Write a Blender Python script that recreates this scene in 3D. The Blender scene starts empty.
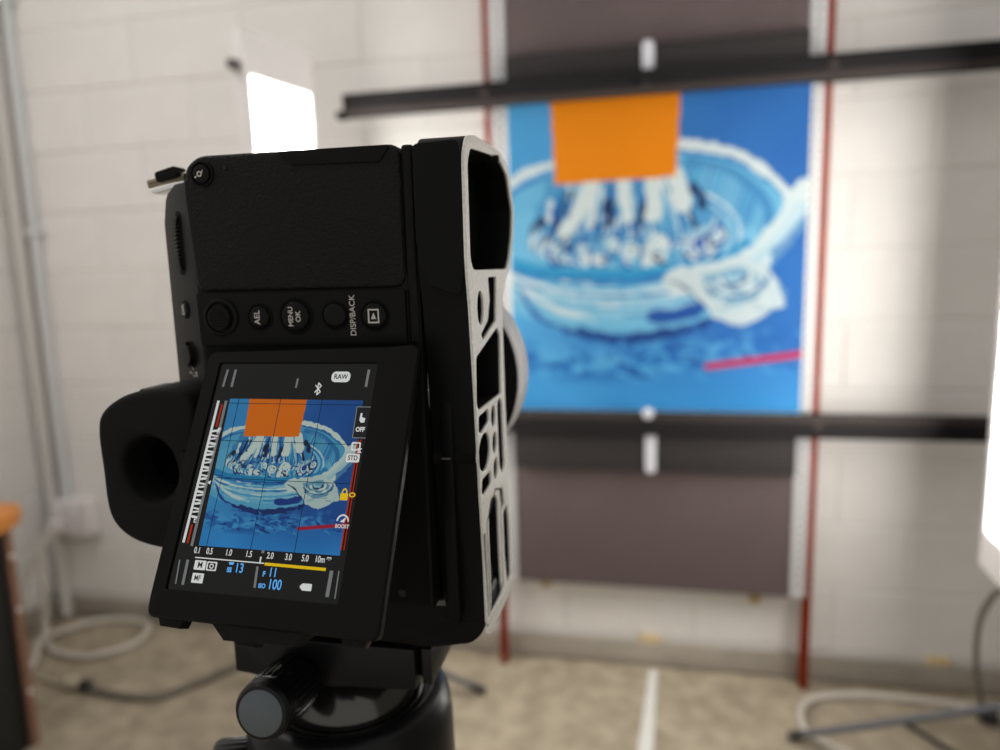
import bpy, bmesh, math, random
import numpy as np
from mathutils import Vector, Matrix

random.seed(7)
SC = bpy.context.scene
COL = SC.collection
H = 1.267            # height of the viewpoint above the floor
D = 2.13             # distance to the face of the back wall

# ------------------------------------------------------------------ viewpoint
cam_d = bpy.data.cameras.new('viewpoint')
cam_o = bpy.data.objects.new('viewpoint', cam_d)
COL.objects.link(cam_o)
SC.camera = cam_o
yaw, pit, rol = math.radians(11.97), math.radians(8.57), math.radians(1.57)
Fv = Vector((-math.sin(yaw) * math.cos(pit), math.cos(yaw) * math.cos(pit), -math.sin(pit)))
R0 = Vector((math.cos(yaw), math.sin(yaw), 0))
U0 = R0.cross(Fv)
Rv = R0 * math.cos(rol) - U0 * math.sin(rol)
Uv = Rv.cross(Fv)
m = Matrix((Rv, Uv, -Fv)).transposed().to_4x4()
m.translation = Vector((0, 0, H))
cam_o.matrix_world = m
cam_d.sensor_width = 36
cam_d.lens = 700 / 1000 * 36
cam_d.clip_start = 0.01
cam_d.dof.use_dof = True
cam_d.dof.focus_distance = 0.222
cam_d.dof.aperture_fstop = 6.6

# ------------------------------------------------------------------ room light and an added fill
world = bpy.data.worlds.new('room_ambience')
SC.world = world
world.use_nodes = True
bg = world.node_tree.nodes['Background']
bg.inputs[0].default_value = (1.0, 0.97, 0.935, 1)
bg.inputs[1].default_value = 0.50
LED_POWER = 62.0
LED_POWER_RIGHT = 66.0
fill_d = bpy.data.lights.new('added_left_fill', 'AREA')  # added fill from above, brightens the left of the room; no known lamp
fill_d.shape = 'RECTANGLE'
fill_d.size, fill_d.size_y = 0.35, 1.5
fill_d.energy = 9
fill_d.color = (1.0, 0.97, 0.93)
fill_o = bpy.data.objects.new('added_left_fill', fill_d)
fill_o.location = (-1.45, 0.75, 2.68)
COL.objects.link(fill_o)
SC.view_settings.view_transform = 'Standard'
SC.view_settings.look = 'None'
SC.view_settings.gamma = 1
SC.view_settings.use_curve_mapping = False
SC.view_settings.exposure = 0.16
SC.cycles.use_denoising = True
SC.cycles.sample_clamp_indirect = 4


# ------------------------------------------------------------------ materials
def lin(c):
    return tuple((x / 12.92 if x <= 0.04045 else ((x + 0.055) / 1.055) ** 2.4) for x in [v / 255 for v in c])


def mat(name, rgb, rough=0.5, metal=0.0, var=0.0, vscale=20, bump=0.0, bscale=200, spec=0.5, coat=0.0, rgb2=None):
    M = bpy.data.materials.new(name)
    M.use_nodes = True
    nt = M.node_tree
    P = nt.nodes['Principled BSDF']
    P.inputs['Base Color'].default_value = (*lin(rgb), 1)
    P.inputs['Roughness'].default_value = rough
    P.inputs['Metallic'].default_value = metal
    P.inputs['Specular IOR Level'].default_value = spec
    P.inputs['Coat Weight'].default_value = coat
    tc = nt.nodes.new('ShaderNodeTexCoord')
    if var > 0 or rgb2:
        n = nt.nodes.new('ShaderNodeTexNoise')
        n.inputs['Scale'].default_value = vscale
        n.inputs['Detail'].default_value = 5
        nt.links.new(tc.outputs['Object'], n.inputs['Vector'])
        r = nt.nodes.new('ShaderNodeValToRGB')
        a = lin(rgb)
        b = lin(rgb2) if rgb2 else tuple(min(1, x * (1 + var)) for x in a)
        r.color_ramp.elements[0].position = 0.35
        r.color_ramp.elements[1].position = 0.65
        r.color_ramp.elements[0].color = (*(a if rgb2 else tuple(x * (1 - var) for x in a)), 1)
        r.color_ramp.elements[1].color = (*b, 1)
        nt.links.new(n.outputs['Fac'], r.inputs['Fac'])
        nt.links.new(r.outputs['Color'], P.inputs['Base Color'])
    if bump > 0:
        n2 = nt.nodes.new('ShaderNodeTexNoise')
        n2.inputs['Scale'].default_value = bscale
        n2.inputs['Detail'].default_value = 3
        nt.links.new(tc.outputs['Object'], n2.inputs['Vector'])
        bp = nt.nodes.new('ShaderNodeBump')
        bp.inputs['Strength'].default_value = bump
        bp.inputs['Distance'].default_value = 0.0006
        nt.links.new(n2.outputs['Fac'], bp.inputs['Height'])
        nt.links.new(bp.outputs['Normal'], P.inputs['Normal'])
    return M


def emat(name, rgb, strength=1.0):
    M = bpy.data.materials.new(name)
    M.use_nodes = True
    nt = M.node_tree
    nt.nodes.clear()
    e = nt.nodes.new('ShaderNodeEmission')
    o = nt.nodes.new('ShaderNodeOutputMaterial')
    e.inputs[0].default_value = (*lin(rgb), 1)
    e.inputs[1].default_value = strength
    nt.links.new(e.outputs[0], o.inputs[0])
    return M


def attr_mat(name, emission=None, rough=0.5):
    M = bpy.data.materials.new(name)
    M.use_nodes = True
    nt = M.node_tree
    a = nt.nodes.new('ShaderNodeAttribute')
    a.attribute_name = 'print'
    P = nt.nodes['Principled BSDF']
    P.inputs['Roughness'].default_value = rough
    P.inputs['Specular IOR Level'].default_value = 0.2
    if emission is None:
        nt.links.new(a.outputs['Color'], P.inputs['Base Color'])
    else:
        P.inputs['Base Color'].default_value = (0.004, 0.004, 0.004, 1)
        P.inputs['Roughness'].default_value = 0.2
        nt.links.new(a.outputs['Color'], P.inputs['Emission Color'])
        P.inputs['Emission Strength'].default_value = emission
    return M


MAT = dict(
    paint=mat('painted_block', (235, 232, 228), 0.75, var=0.03, vscale=6, bump=0.5, bscale=90),
    mortar=mat('painted_mortar', (229, 226, 222), 0.8, bump=0.5, bscale=120),
    rightpaint=mat('unseen_wall_paint', (150, 146, 142), 0.8, bump=0.3, bscale=90),
    sidepaint=mat('side_wall_paint', (240, 238, 236), 0.75, bump=0.4, bscale=90),
    concrete=mat('concrete_floor', (150, 138, 118), 0.8, rgb2=(178, 165, 143), vscale=14, bump=0.6, bscale=60),
    skirting=mat('skirting_paint', (168, 160, 148), 0.6, var=0.1, vscale=8),
    tape=mat('white_tape', (226, 224, 220), 0.5),
    rust=mat('red_oxide_steel', (122, 36, 4), 0.7, spec=0.1, var=0.12, vscale=30),
    strip=mat('white_slotted_steel', (205, 205, 206), 0.45),
    slotdark=mat('slot_dark', (70, 70, 72), 0.6),
    board=mat('mauve_grey_board', (94, 82, 82), 0.7, spec=0.3, var=0.05, vscale=5),
    blackbar=mat('black_aluminium', (26, 24, 25), 0.8, spec=0.2),
    barlight=mat('grey_bar_lip', (58, 52, 50), 0.8, spec=0.2),
    plate=mat('charcoal_plate', (46, 43, 43), 0.7, spec=0.2),
    handle=mat('pale_handle', (208, 208, 216), 0.4),
    canvas=mat('canvas_edge', (224, 220, 212), 0.8),
    panelwhite=mat('panel_white', (244, 240, 238), 0.5),
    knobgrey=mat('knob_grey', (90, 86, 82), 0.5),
    standblack=mat('stand_black', (30, 30, 32), 0.4),
    standgrey=mat('stand_grey', (96, 98, 104), 0.4, metal=0.4),
    deskblack=mat('desk_black', (15, 19, 21), 0.5),
    wood=mat('wood_edge', (140, 104, 84), 0.5, rgb2=(122, 88, 68), vscale=40),
    woodtop=mat('orange_wood', (216, 140, 62), 0.4, rgb2=(196, 118, 48), vscale=20),
    pipe=mat('grey_conduit', (208, 206, 200), 0.5),
    pipe2=mat('blue_grey_conduit', (206, 210, 210), 0.5),
    box=mat('socket_white', (226, 220, 220), 0.4),
    hose=mat('translucent_white_hose', (206, 199, 188), 0.4),
    cable=mat('dark_grey_cable', (104, 98, 88), 0.6),
    plugtan=mat('plug_tan', (196, 186, 164), 0.5),
    brass=mat('brass', (196, 172, 120), 0.4, metal=0.3),
    yellowwood=mat('yellow_chock', (224, 200, 152), 0.6),
    # camera
    plastic=mat('black_plastic', (17, 17, 16), 0.42, spec=0.11, bump=0.06, bscale=2500),
    plastic2=mat('black_button_panel', (16, 16, 15), 0.45, bump=0.05, spec=0.11, bscale=2500),
    leather=mat('black_leatherette', (15, 15, 14), 0.42, bump=1.0, spec=0.17, bscale=1100),
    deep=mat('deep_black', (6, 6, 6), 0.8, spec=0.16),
    rubber=mat('black_rubber', (20, 20, 19), 0.75, spec=0.16, bump=0.05, bscale=2500),
    cap=mat('button_black', (13, 13, 13), 0.35, spec=0.14),
    gloss=mat('gloss_black', (10, 10, 11), 0.15, spec=0.3),
    glass=mat('lens_glass', (4, 5, 6), 0.08, spec=0.3),
    legend=mat('white_legend', (196, 192, 184), 0.5),
    anod=mat('black_anodised', (15, 15, 15), 0.45, spec=0.11),
    silver=mat('bead_blasted_aluminium', (232, 230, 222), 0.5, metal=0.1, var=0.1, vscale=900, bump=0.4, bscale=1500),
    steel=mat('polished_steel', (222, 220, 214), 0.2, metal=1.0),
    chrome=mat('chrome', (225, 225, 225), 0.12, metal=1.0),
    goldish=mat('brass_ring', (150, 140, 118), 0.35, metal=0.8),
    lensgrey=mat('satin_grey_barrel', (205, 205, 206), 0.45),
    ball=mat('grey_ball', (84, 83, 80), 0.16, metal=0.9),
    headblack=mat('head_black', (15, 15, 16), 0.34, spec=0.24),
    knobface=mat('blue_grey_cap', (86, 94, 97), 0.5, bump=0.05),
    ui_white=emat('ui_white', (208, 210, 208), 0.8),
    ui_grey=emat('ui_grey', (108, 110, 110), 0.9),
    ui_blue=emat('ui_blue', (96, 168, 232), 0.9),
    ui_yellow=emat('ui_yellow', (206, 172, 26), 0.9),
    ui_red=emat('ui_red', (150, 44, 24), 0.9),
    ui_dark=emat('ui_dark', (34, 34, 36), 1.0),
    ui_line=emat('ui_line', (16, 36, 48), 1.0),
    led=emat('led_light', (255, 252, 246), LED_POWER),
    led_right=emat('led_light_strong', (255, 252, 246), LED_POWER_RIGHT),
)


# ------------------------------------------------------------------ geometry helpers
def V(p):
    return Vector(p)


def W(x, y, z):                      # millimetres from the viewpoint -> world metres
    return Vector((x / 1000, y / 1000, z / 1000 + H))


def finish(name, me, material, parent=None, smooth=40):
    if material:
        me.materials.append(MAT[material] if isinstance(material, str) else material)
    n = len(me.polygons)
    if n and smooth:
        me.polygons.foreach_set('use_smooth', [True] * n)
        me.set_sharp_from_angle(angle=math.radians(smooth))
    o = bpy.data.objects.new(name, me)
    COL.objects.link(o)
    base = Vector((0, 0, 0))
    if parent is not None:
        q = parent
        while q is not None:
            base += q.location
            q = q.parent
        o.parent = parent
        me.transform(Matrix.Translation(-base))
    # origin at the middle of the underside
    co = np.empty(len(me.vertices) * 3)
    me.vertices.foreach_get('co', co)
    co = co.reshape(-1, 3)
    mn, mx = co.min(0), co.max(0)
    c = Vector(((mn[0] + mx[0]) / 2, (mn[1] + mx[1]) / 2, mn[2]))
    me.transform(Matrix.Translation(-c))
    o.location = c
    me.update()
    return o


def frombm(name, bm, material, parent=None, smooth=40):
    bmesh.ops.recalc_face_normals(bm, faces=bm.faces)
    me = bpy.data.meshes.new(name)
    bm.to_mesh(me)
    bm.free()
    return finish(name, me, material, parent, smooth)


def bevel_all(bm, w, seg=2):
    if w > 0:
        es = [e for e in bm.edges if len(e.link_faces) == 2 and e.calc_face_angle(0) > math.radians(24)]
        bmesh.ops.bevel(bm, geom=es, offset=w, segments=seg, affect='EDGES', profile=0.6, clamp_overlap=True)


def box(name, lo, hi, material, parent=None, bev=0.0, seg=2):
    bm = bmesh.new()
    lo, hi = Vector(lo), Vector(hi)
    bmesh.ops.create_cube(bm, size=1)
    for v in bm.verts:
        v.co = Vector([(lo[i] + hi[i]) / 2 + v.co[i] * (hi[i] - lo[i]) for i in range(3)])
    bevel_all(bm, bev, seg)
    return frombm(name, bm, material, parent)


def mbox(name, x0, x1, y0, y1, z0, z1, material, parent=None, bev=0.0, seg=2):
    return box(name, W(x0, y0, z0), W(x1, y1, z1), material, parent, bev / 1000, seg)


def prism(name, pts, O, A, B, N, t, material, parent=None, bev=0.0, seg=2):
    """polygon pts in the frame O + a*A + b*B, pushed t along N"""
    bm = bmesh.new()
    O, A, B, N = V(O), V(A), V(B), V(N)
    vs = [bm.verts.new(O + A * p[0] + B * p[1]) for p in pts]
    f = bm.faces.new(vs)
    r = bmesh.ops.extrude_face_region(bm, geom=[f])
    for v in [g for g in r['geom'] if isinstance(g, bmesh.types.BMVert)]:
        v.co += N * t
    bevel_all(bm, bev, seg)
    return frombm(name, bm, material, parent)


def curve_mesh(splines, ext, bev=0.0, res=2):
    cu = bpy.data.curves.new('outline', 'CURVE')
    cu.dimensions = '2D'
    cu.fill_mode = 'BOTH'
    cu.extrude = ext
    cu.bevel_depth = bev
    cu.bevel_resolution = res
    for s in splines:
        sp = cu.splines.new('POLY')
        sp.points.add(len(s) - 1)
        for p, q in zip(sp.points, s):
            p.co = (q[0], q[1], 0, 1)
        sp.use_cyclic_u = True
    return obj_to_mesh(cu)


def obj_to_mesh(data):
    ob = bpy.data.objects.new('tmp', data)
    COL.objects.link(ob)
    dg = bpy.context.evaluated_depsgraph_get()
    me = bpy.data.meshes.new_from_object(ob.evaluated_get(dg))
    bpy.data.objects.remove(ob)
    me.materials.clear()
    return me


def frame_mat(O, A, B, N):
    return Matrix((V(A), V(B), V(N))).transposed().to_4x4(), V(O)


def plate(name, splines, O, A, B, N, t, material, parent=None, bev=0.0):
    """flat plate with holes: first spline the outline, the rest the holes; occupies 0..t along N"""
    me = curve_mesh(splines, max(t / 2 - bev, 1e-6), bev)
    M = Matrix((V(A), V(B), V(N))).transposed().to_4x4()
    M.translation = V(O) + V(N) * (t / 2)
    me.transform(M)
    bm = bmesh.new()
    bm.from_mesh(me)
    bmesh.ops.remove_doubles(bm, verts=bm.verts, dist=1e-7)
    bpy.data.meshes.remove(me)
    return frombm(name, bm, material, parent)


def text(name, s, O, A, B, size, material, parent=None, lift=0.00004, bold=0.0, squash=1.0):
    fc = bpy.data.curves.new('txt', 'FONT')
    fc.body = s
    fc.size = size
    fc.align_x = 'CENTER'
    fc.align_y = 'CENTER'
    fc.offset = bold
    fc.extrude = 0.00001
    me = obj_to_mesh(fc)
    A, B = V(A).normalized(), V(B).normalized()
    M = Matrix((A * squash, B, A.cross(B))).transposed().to_4x4()
    M.translation = V(O) + A.cross(B) * lift
    me.transform(M)
    return finish(name, me, material, parent, 0)


def basis(axis):
    a = V(axis).normalized()
    t = Vector((0, 0, 1)) if abs(a.z) < 0.9 else Vector((1, 0, 0))
    b = t.cross(a).normalized()
    return a, b, a.cross(b)


def lathe(name, prof, O, axis, material, parent=None, seg=40, ribs=0, ribd=0.0, ribrange=None, smooth=40, cap=True):
    a, b, c = basis(axis)
    O = V(O)
    bm = bmesh.new()
    rings = []
    n = seg if not ribs else ribs * 4
    for k, (r, h) in enumerate(prof):
        if r < 1e-7:
            rings.append([bm.verts.new(O + a * h)])
            continue
        ring = []
        for i in range(n):
            an = 2 * math.pi * i / n
            rr = r
            if ribs and ribrange[0] <= k <= ribrange[1] and (i % 4) in (2, 3):
                rr = r - ribd
            ring.append(bm.verts.new(O + a * h + (b * math.cos(an) + c * math.sin(an)) * rr))
        rings.append(ring)
    for q, w in zip(rings[:-1], rings[1:]):
        if len(q) == 1 and len(w) == 1:
            continue
        for i in range(n):
            j = (i + 1) % n
            if len(q) == 1:
                bm.faces.new((q[0], w[i], w[j]))
            elif len(w) == 1:
                bm.faces.new((q[i], w[0], q[j]))
            else:
                bm.faces.new((q[i], w[i], w[j], q[j]))
    for rg in (rings[0], rings[-1]):
        if len(rg) > 2 and cap:
            bm.faces.new(rg)
    return frombm(name, bm, material, parent, smooth)


def disc_prof(r, h, bev):
    return [(0, 0), (r, 0), (r, h - bev), (r - bev * 0.3, h - bev * 0.3), (r - bev, h), (0, h)]


def smooth_path(pts, k=8, closed=False):
    P = [V(p) for p in pts]
    out = []
    n = len(P)
    for i in range(n if closed else n - 1):
        if closed:
            p0, p1, p2, p3 = P[i - 1], P[i], P[(i + 1) % n], P[(i + 2) % n]
        else:
            p0, p1, p2, p3 = P[max(i - 1, 0)], P[i], P[i + 1], P[min(i + 2, n - 1)]
        for j in range(k):
            t = j / k
            out.append(0.5 * ((2 * p1) + (p2 - p0) * t + (2 * p0 - 5 * p1 + 4 * p2 - p3) * t * t + (3 * p1 - p0 - 3 * p2 + p3) * t ** 3))
    if not closed:
        out.append(P[-1].copy())
    return out


def tube(name, pts, r, material, parent=None, seg=10, k=8, sm=True):
    path = smooth_path(pts, k) if sm else [V(p) for p in pts]
    bm = bmesh.new()
    rings = []
    nrm = None
    for i, p in enumerate(path):
        t = (path[min(i + 1, len(path) - 1)] - path[max(i - 1, 0)]).normalized()
        if nrm is None:
            nrm = basis(t)[1]
        nrm = (nrm - t * nrm.dot(t)).normalized()
        bn = t.cross(nrm)
        rings.append([bm.verts.new(p + (nrm * math.cos(2 * math.pi * q / seg) + bn * math.sin(2 * math.pi * q / seg)) * r) for q in range(seg)])
    for q, w in zip(rings[:-1], rings[1:]):
        for i in range(seg):
            j = (i + 1) % seg
            bm.faces.new((q[i], q[j], w[j], w[i]))
    bm.faces.new(rings[0])
    bm.faces.new(rings[-1])
    return frombm(name, bm, material, parent)


def thing(name, label, cat, loc=(0, 0, 0), group=None):
    o = bpy.data.objects.new(name, None)
    o.empty_display_size = 0.05
    o.location = loc
    COL.objects.link(o)
    return tag(o, label, cat, group)


def tag(o, label, cat, group=None):
    o['label'] = label
    o['category'] = cat
    if group:
        o['group'] = group
    return o


def struct(o):
    o['kind'] = 'structure'
    return o


def arc(cx, cy, rx, ry, n=24, a0=0, a1=360):
    full = abs(a1 - a0) >= 360
    return [(cx + rx * math.cos(math.radians(a0 + (a1 - a0) * i / (n if full else n - 1))),
             cy + ry * math.sin(math.radians(a0 + (a1 - a0) * i / (n if full else n - 1)))) for i in range(n)]


def rrect(x0, x1, y0, y1, r, n=6):
    return (arc(x1 - r, y1 - r, r, r, n, 0, 90) + arc(x0 + r, y1 - r, r, r, n, 90, 180)
            + arc(x0 + r, y0 + r, r, r, n, 180, 270) + arc(x1 - r, y0 + r, r, r, n, 270, 360))


def roundpoly(pts, r, n=4):
    """round the corners of a polygon by r (quadratic)"""
    out = []
    m_ = len(pts)
    for i in range(m_):
        p0, p1, p2 = Vector(pts[i - 1]), Vector(pts[i]), Vector(pts[(i + 1) % m_])
        rr = min(r, (p0 - p1).length * 0.45, (p2 - p1).length * 0.45)
        a = p1 + (p0 - p1).normalized() * rr
        b = p1 + (p2 - p1).normalized() * rr
        for k in range(n + 1):
            t = k / n
            q = a * (1 - t) ** 2 + p1 * 2 * t * (1 - t) + b * t * t
            out.append((q.x, q.y))
    return out


# ================================================================== THE ROOM
XW = -2.20                            # left corner
# floor
fl = struct(box('floor', (XW - 0.1, -1.6, -0.08), (2.6, D + 0.15, 0.0), 'concrete'))

# back wall: mortar slab with painted blocks standing a little proud
wb = struct(box('wall_back', (XW - 0.1, D + 0.0042, 0.0), (2.6, D + 0.15, 2.7), 'mortar'))
PITCH, ZR0 = 0.2005, 0.0975
bm = bmesh.new()
bmesh.ops.create_cube(bm, size=1)
BL, BH, BT = 0.391, 0.194, 0.03
for v in bm.verts:
    v.co = Vector((v.co.x * BL, v.co.y * BT, v.co.z * BH))
bevel_all(bm, 0.0035, 1)
blk_me = bpy.data.meshes.new('block')
bm.to_mesh(blk_me)
bm.free()
blk_me.materials.append(MAT['paint'])
half_me = blk_me.copy()
side_me = blk_me.copy()
side_me.materials.clear()
side_me.materials.append(MAT['sidepaint'])


def put_block(me, parent, loc, rz=0.0, sx=1.0):
    o = bpy.data.objects.new('block', me)
    COL.objects.link(o)
    o.parent = parent
    o.location = Vector(loc) - parent.location
    o.rotation_euler = (0, 0, rz)
    o.scale = (sx, 1, 1)
    return o


for row in range(0, 13):
    zc = ZR0 + (row + 0.5) * PITCH - PITCH * (1 if row < 0 else 0)
    off = 0.345 if row % 2 == 1 else 0.145
    k0 = int(math.floor((XW - off) / 0.4))
    for k in range(k0, 5):
        x0 = off + 0.4 * k
        x1 = x0 + 0.4
        lo = max(x0, XW)
        if x1 - lo < 0.04 or x0 > 1.8:
            continue
        w = x1 - lo
        dy = random.uniform(-0.0012, 0.0012)
        put_block(blk_me, wb, ((lo + x1) / 2, D + BT / 2 + dy, zc), 0, (w - 0.007) / BL)

# left wall
wl = struct(box('wall_left', (XW - 0.15, -1.6, 0.0), (XW - 0.006, D + 0.006, 2.7), 'sidepaint'))
for row in range(0, 13):
    zc = ZR0 + (row + 0.5) * PITCH
    off = 0.2 if row % 2 else 0.0
    for k in range(5):
        y1 = D - 0.4 * k - off + 0.2
        y1c = min(y1, D - 0.002)
        y0 = y1 - 0.4
        put_block(side_me, wl, (XW - BT / 2, (y0 + y1c) / 2, zc), math.pi / 2, (y1c - y0 - 0.009) / BL)

wr = struct(box('unseen_wall_right', (1.78, -0.6, 0.0), (1.93, D + 0.003, 2.7), 'rightpaint'))  # unseen wall, added so the right side falls into shade
bb = struct(box('baseboard_back', (XW, D - 0.012, 0.012), (1.779, D, 0.082), 'skirting', bev=0.003))
bl2 = struct(box('baseboard_left', (XW, 0.2, 0.012), (XW + 0.012, D - 0.012, 0.082), 'skirting', bev=0.003))

# white tape strip on the floor
tp = prism('floor_tape', [(0.013, 2.105), (0.036, 2.107), (0.0, 1.2), (-0.06, 1.2)], (0, 0, 0.0002), (1, 0, 0), (0, 1, 0), (0, 0, 1), 0.001, 'tape')
tag(tp, 'narrow white tape strip running across the concrete floor to the wall', 'tape')


# ================================================================== PAINTING (flat artwork raster)
def vnoise(u, v, s, seed):
    rs = np.random.RandomState(seed)
    g = rs.rand(64, 64)
    x, y = u * s, v * s
    xi, yi = np.floor(x).astype(int), np.floor(y).astype(int)
    fx, fy = x - xi, y - yi
    fx, fy = fx * fx * (3 - 2 * fx), fy * fy * (3 - 2 * fy)
    q = lambda a, b: g[a % 64, b % 64]
    return (q(xi, yi) * (1 - fx) * (1 - fy) + q(xi + 1, yi) * fx * (1 - fy) + q(xi, yi + 1) * (1 - fx) * fy + q(xi + 1, yi + 1) * fx * fy)


class Paint:
    def __init__(s, n):
        s.n = n
        t = np.linspace(0, 1, n)
        s.u, s.v = np.meshgrid(t, t)
        s.c = np.zeros((n, n, 3))
        s.px = 1.0 / n

    def win(s, u0, u1, v0, v1):
        f = lambda x: int(min(max(x * (s.n - 1), 0), s.n))
        return slice(f(v0), f(v1) + 2), slice(f(u0), f(u1) + 2)

    def mix(s, w, a, col):
        a = np.clip(a, 0, 1)[..., None]
        s.c[w] = s.c[w] * (1 - a) + np.array(col, float) * a

    def stroke(s, pts, width, col, alpha=1.0, k=6, taper=False, wob=0.0, seed=1):
        P = smooth_path([(p[0], p[1], 0) for p in pts], k) if len(pts) > 2 and k > 1 else [V((p[0], p[1], 0)) for p in pts]
        A = np.array([(p.x, p.y) for p in P])
        mg = width + 0.02
        w = s.win(A[:, 0].min() - mg, A[:, 0].max() + mg, A[:, 1].min() - mg, A[:, 1].max() + mg)
        u, v = s.u[w], s.v[w]
        if u.size == 0:
            return
        d = np.full(u.shape, 9.0)
        N = len(A) - 1
        for i in range(N):
            p, q = A[i], A[i + 1]
            e = q - p
            L = e @ e + 1e-12
            t = np.clip(((u - p[0]) * e[0] + (v - p[1]) * e[1]) / L, 0, 1)
            dd = np.hypot(u - p[0] - t * e[0], v - p[1] - t * e[1])
            if taper:
                f = (i + 0.5) / N
                dd = dd + width * 0.5 * abs(2 * f - 1) ** 2 * 0.85
            d = np.minimum(d, dd)
        if wob:
            d = d + wob * (vnoise(u, v, 40, seed) - 0.5)
        s.mix(w, (width * 0.5 - d) / s.px + 0.5, col) if alpha >= 1 else s.mix(w, alpha * np.clip((width * 0.5 - d) / s.px + 0.5, 0, 1), col)

    def poly(s, pts, col, alpha=1.0, wob=0.0, seed=3):
        A = np.array(pts, float)
        w = s.win(A[:, 0].min() - 0.03, A[:, 0].max() + 0.03, A[:, 1].min() - 0.03, A[:, 1].max() + 0.03)
        u, v = s.u[w].copy(), s.v[w].copy()
        if wob:
            u, v = u + wob * (vnoise(u, v, 30, seed) - 0.5), v + wob * (vnoise(u, v, 30, seed + 1) - 0.5)
        ins = np.zeros(u.shape, bool)
        for (x0, y0), (x1, y1) in zip(A, np.roll(A, -1, 0)):
            if y0 == y1:
                continue
            c = (y0 > v) != (y1 > v)
            ins ^= c & (u < (x1 - x0) * (v - y0) / (y1 - y0) + x0)
        s.mix(w, ins * alpha, col)

    def ell(s, cx, cy, rx, ry, col, alpha=1.0, wob=0.0, seed=5, n=40):
        s.poly(arc(cx, cy, rx, ry, n), col, alpha, wob, seed)

    def arc(s, cx, cy, rx, ry, a0, a1, width, col, alpha=1.0, wob=0.0, seed=1, taper=False):
        s.stroke(arc(cx, cy, rx, ry, 22, a0, a1), width, col, alpha, 2, taper, wob, seed)


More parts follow.
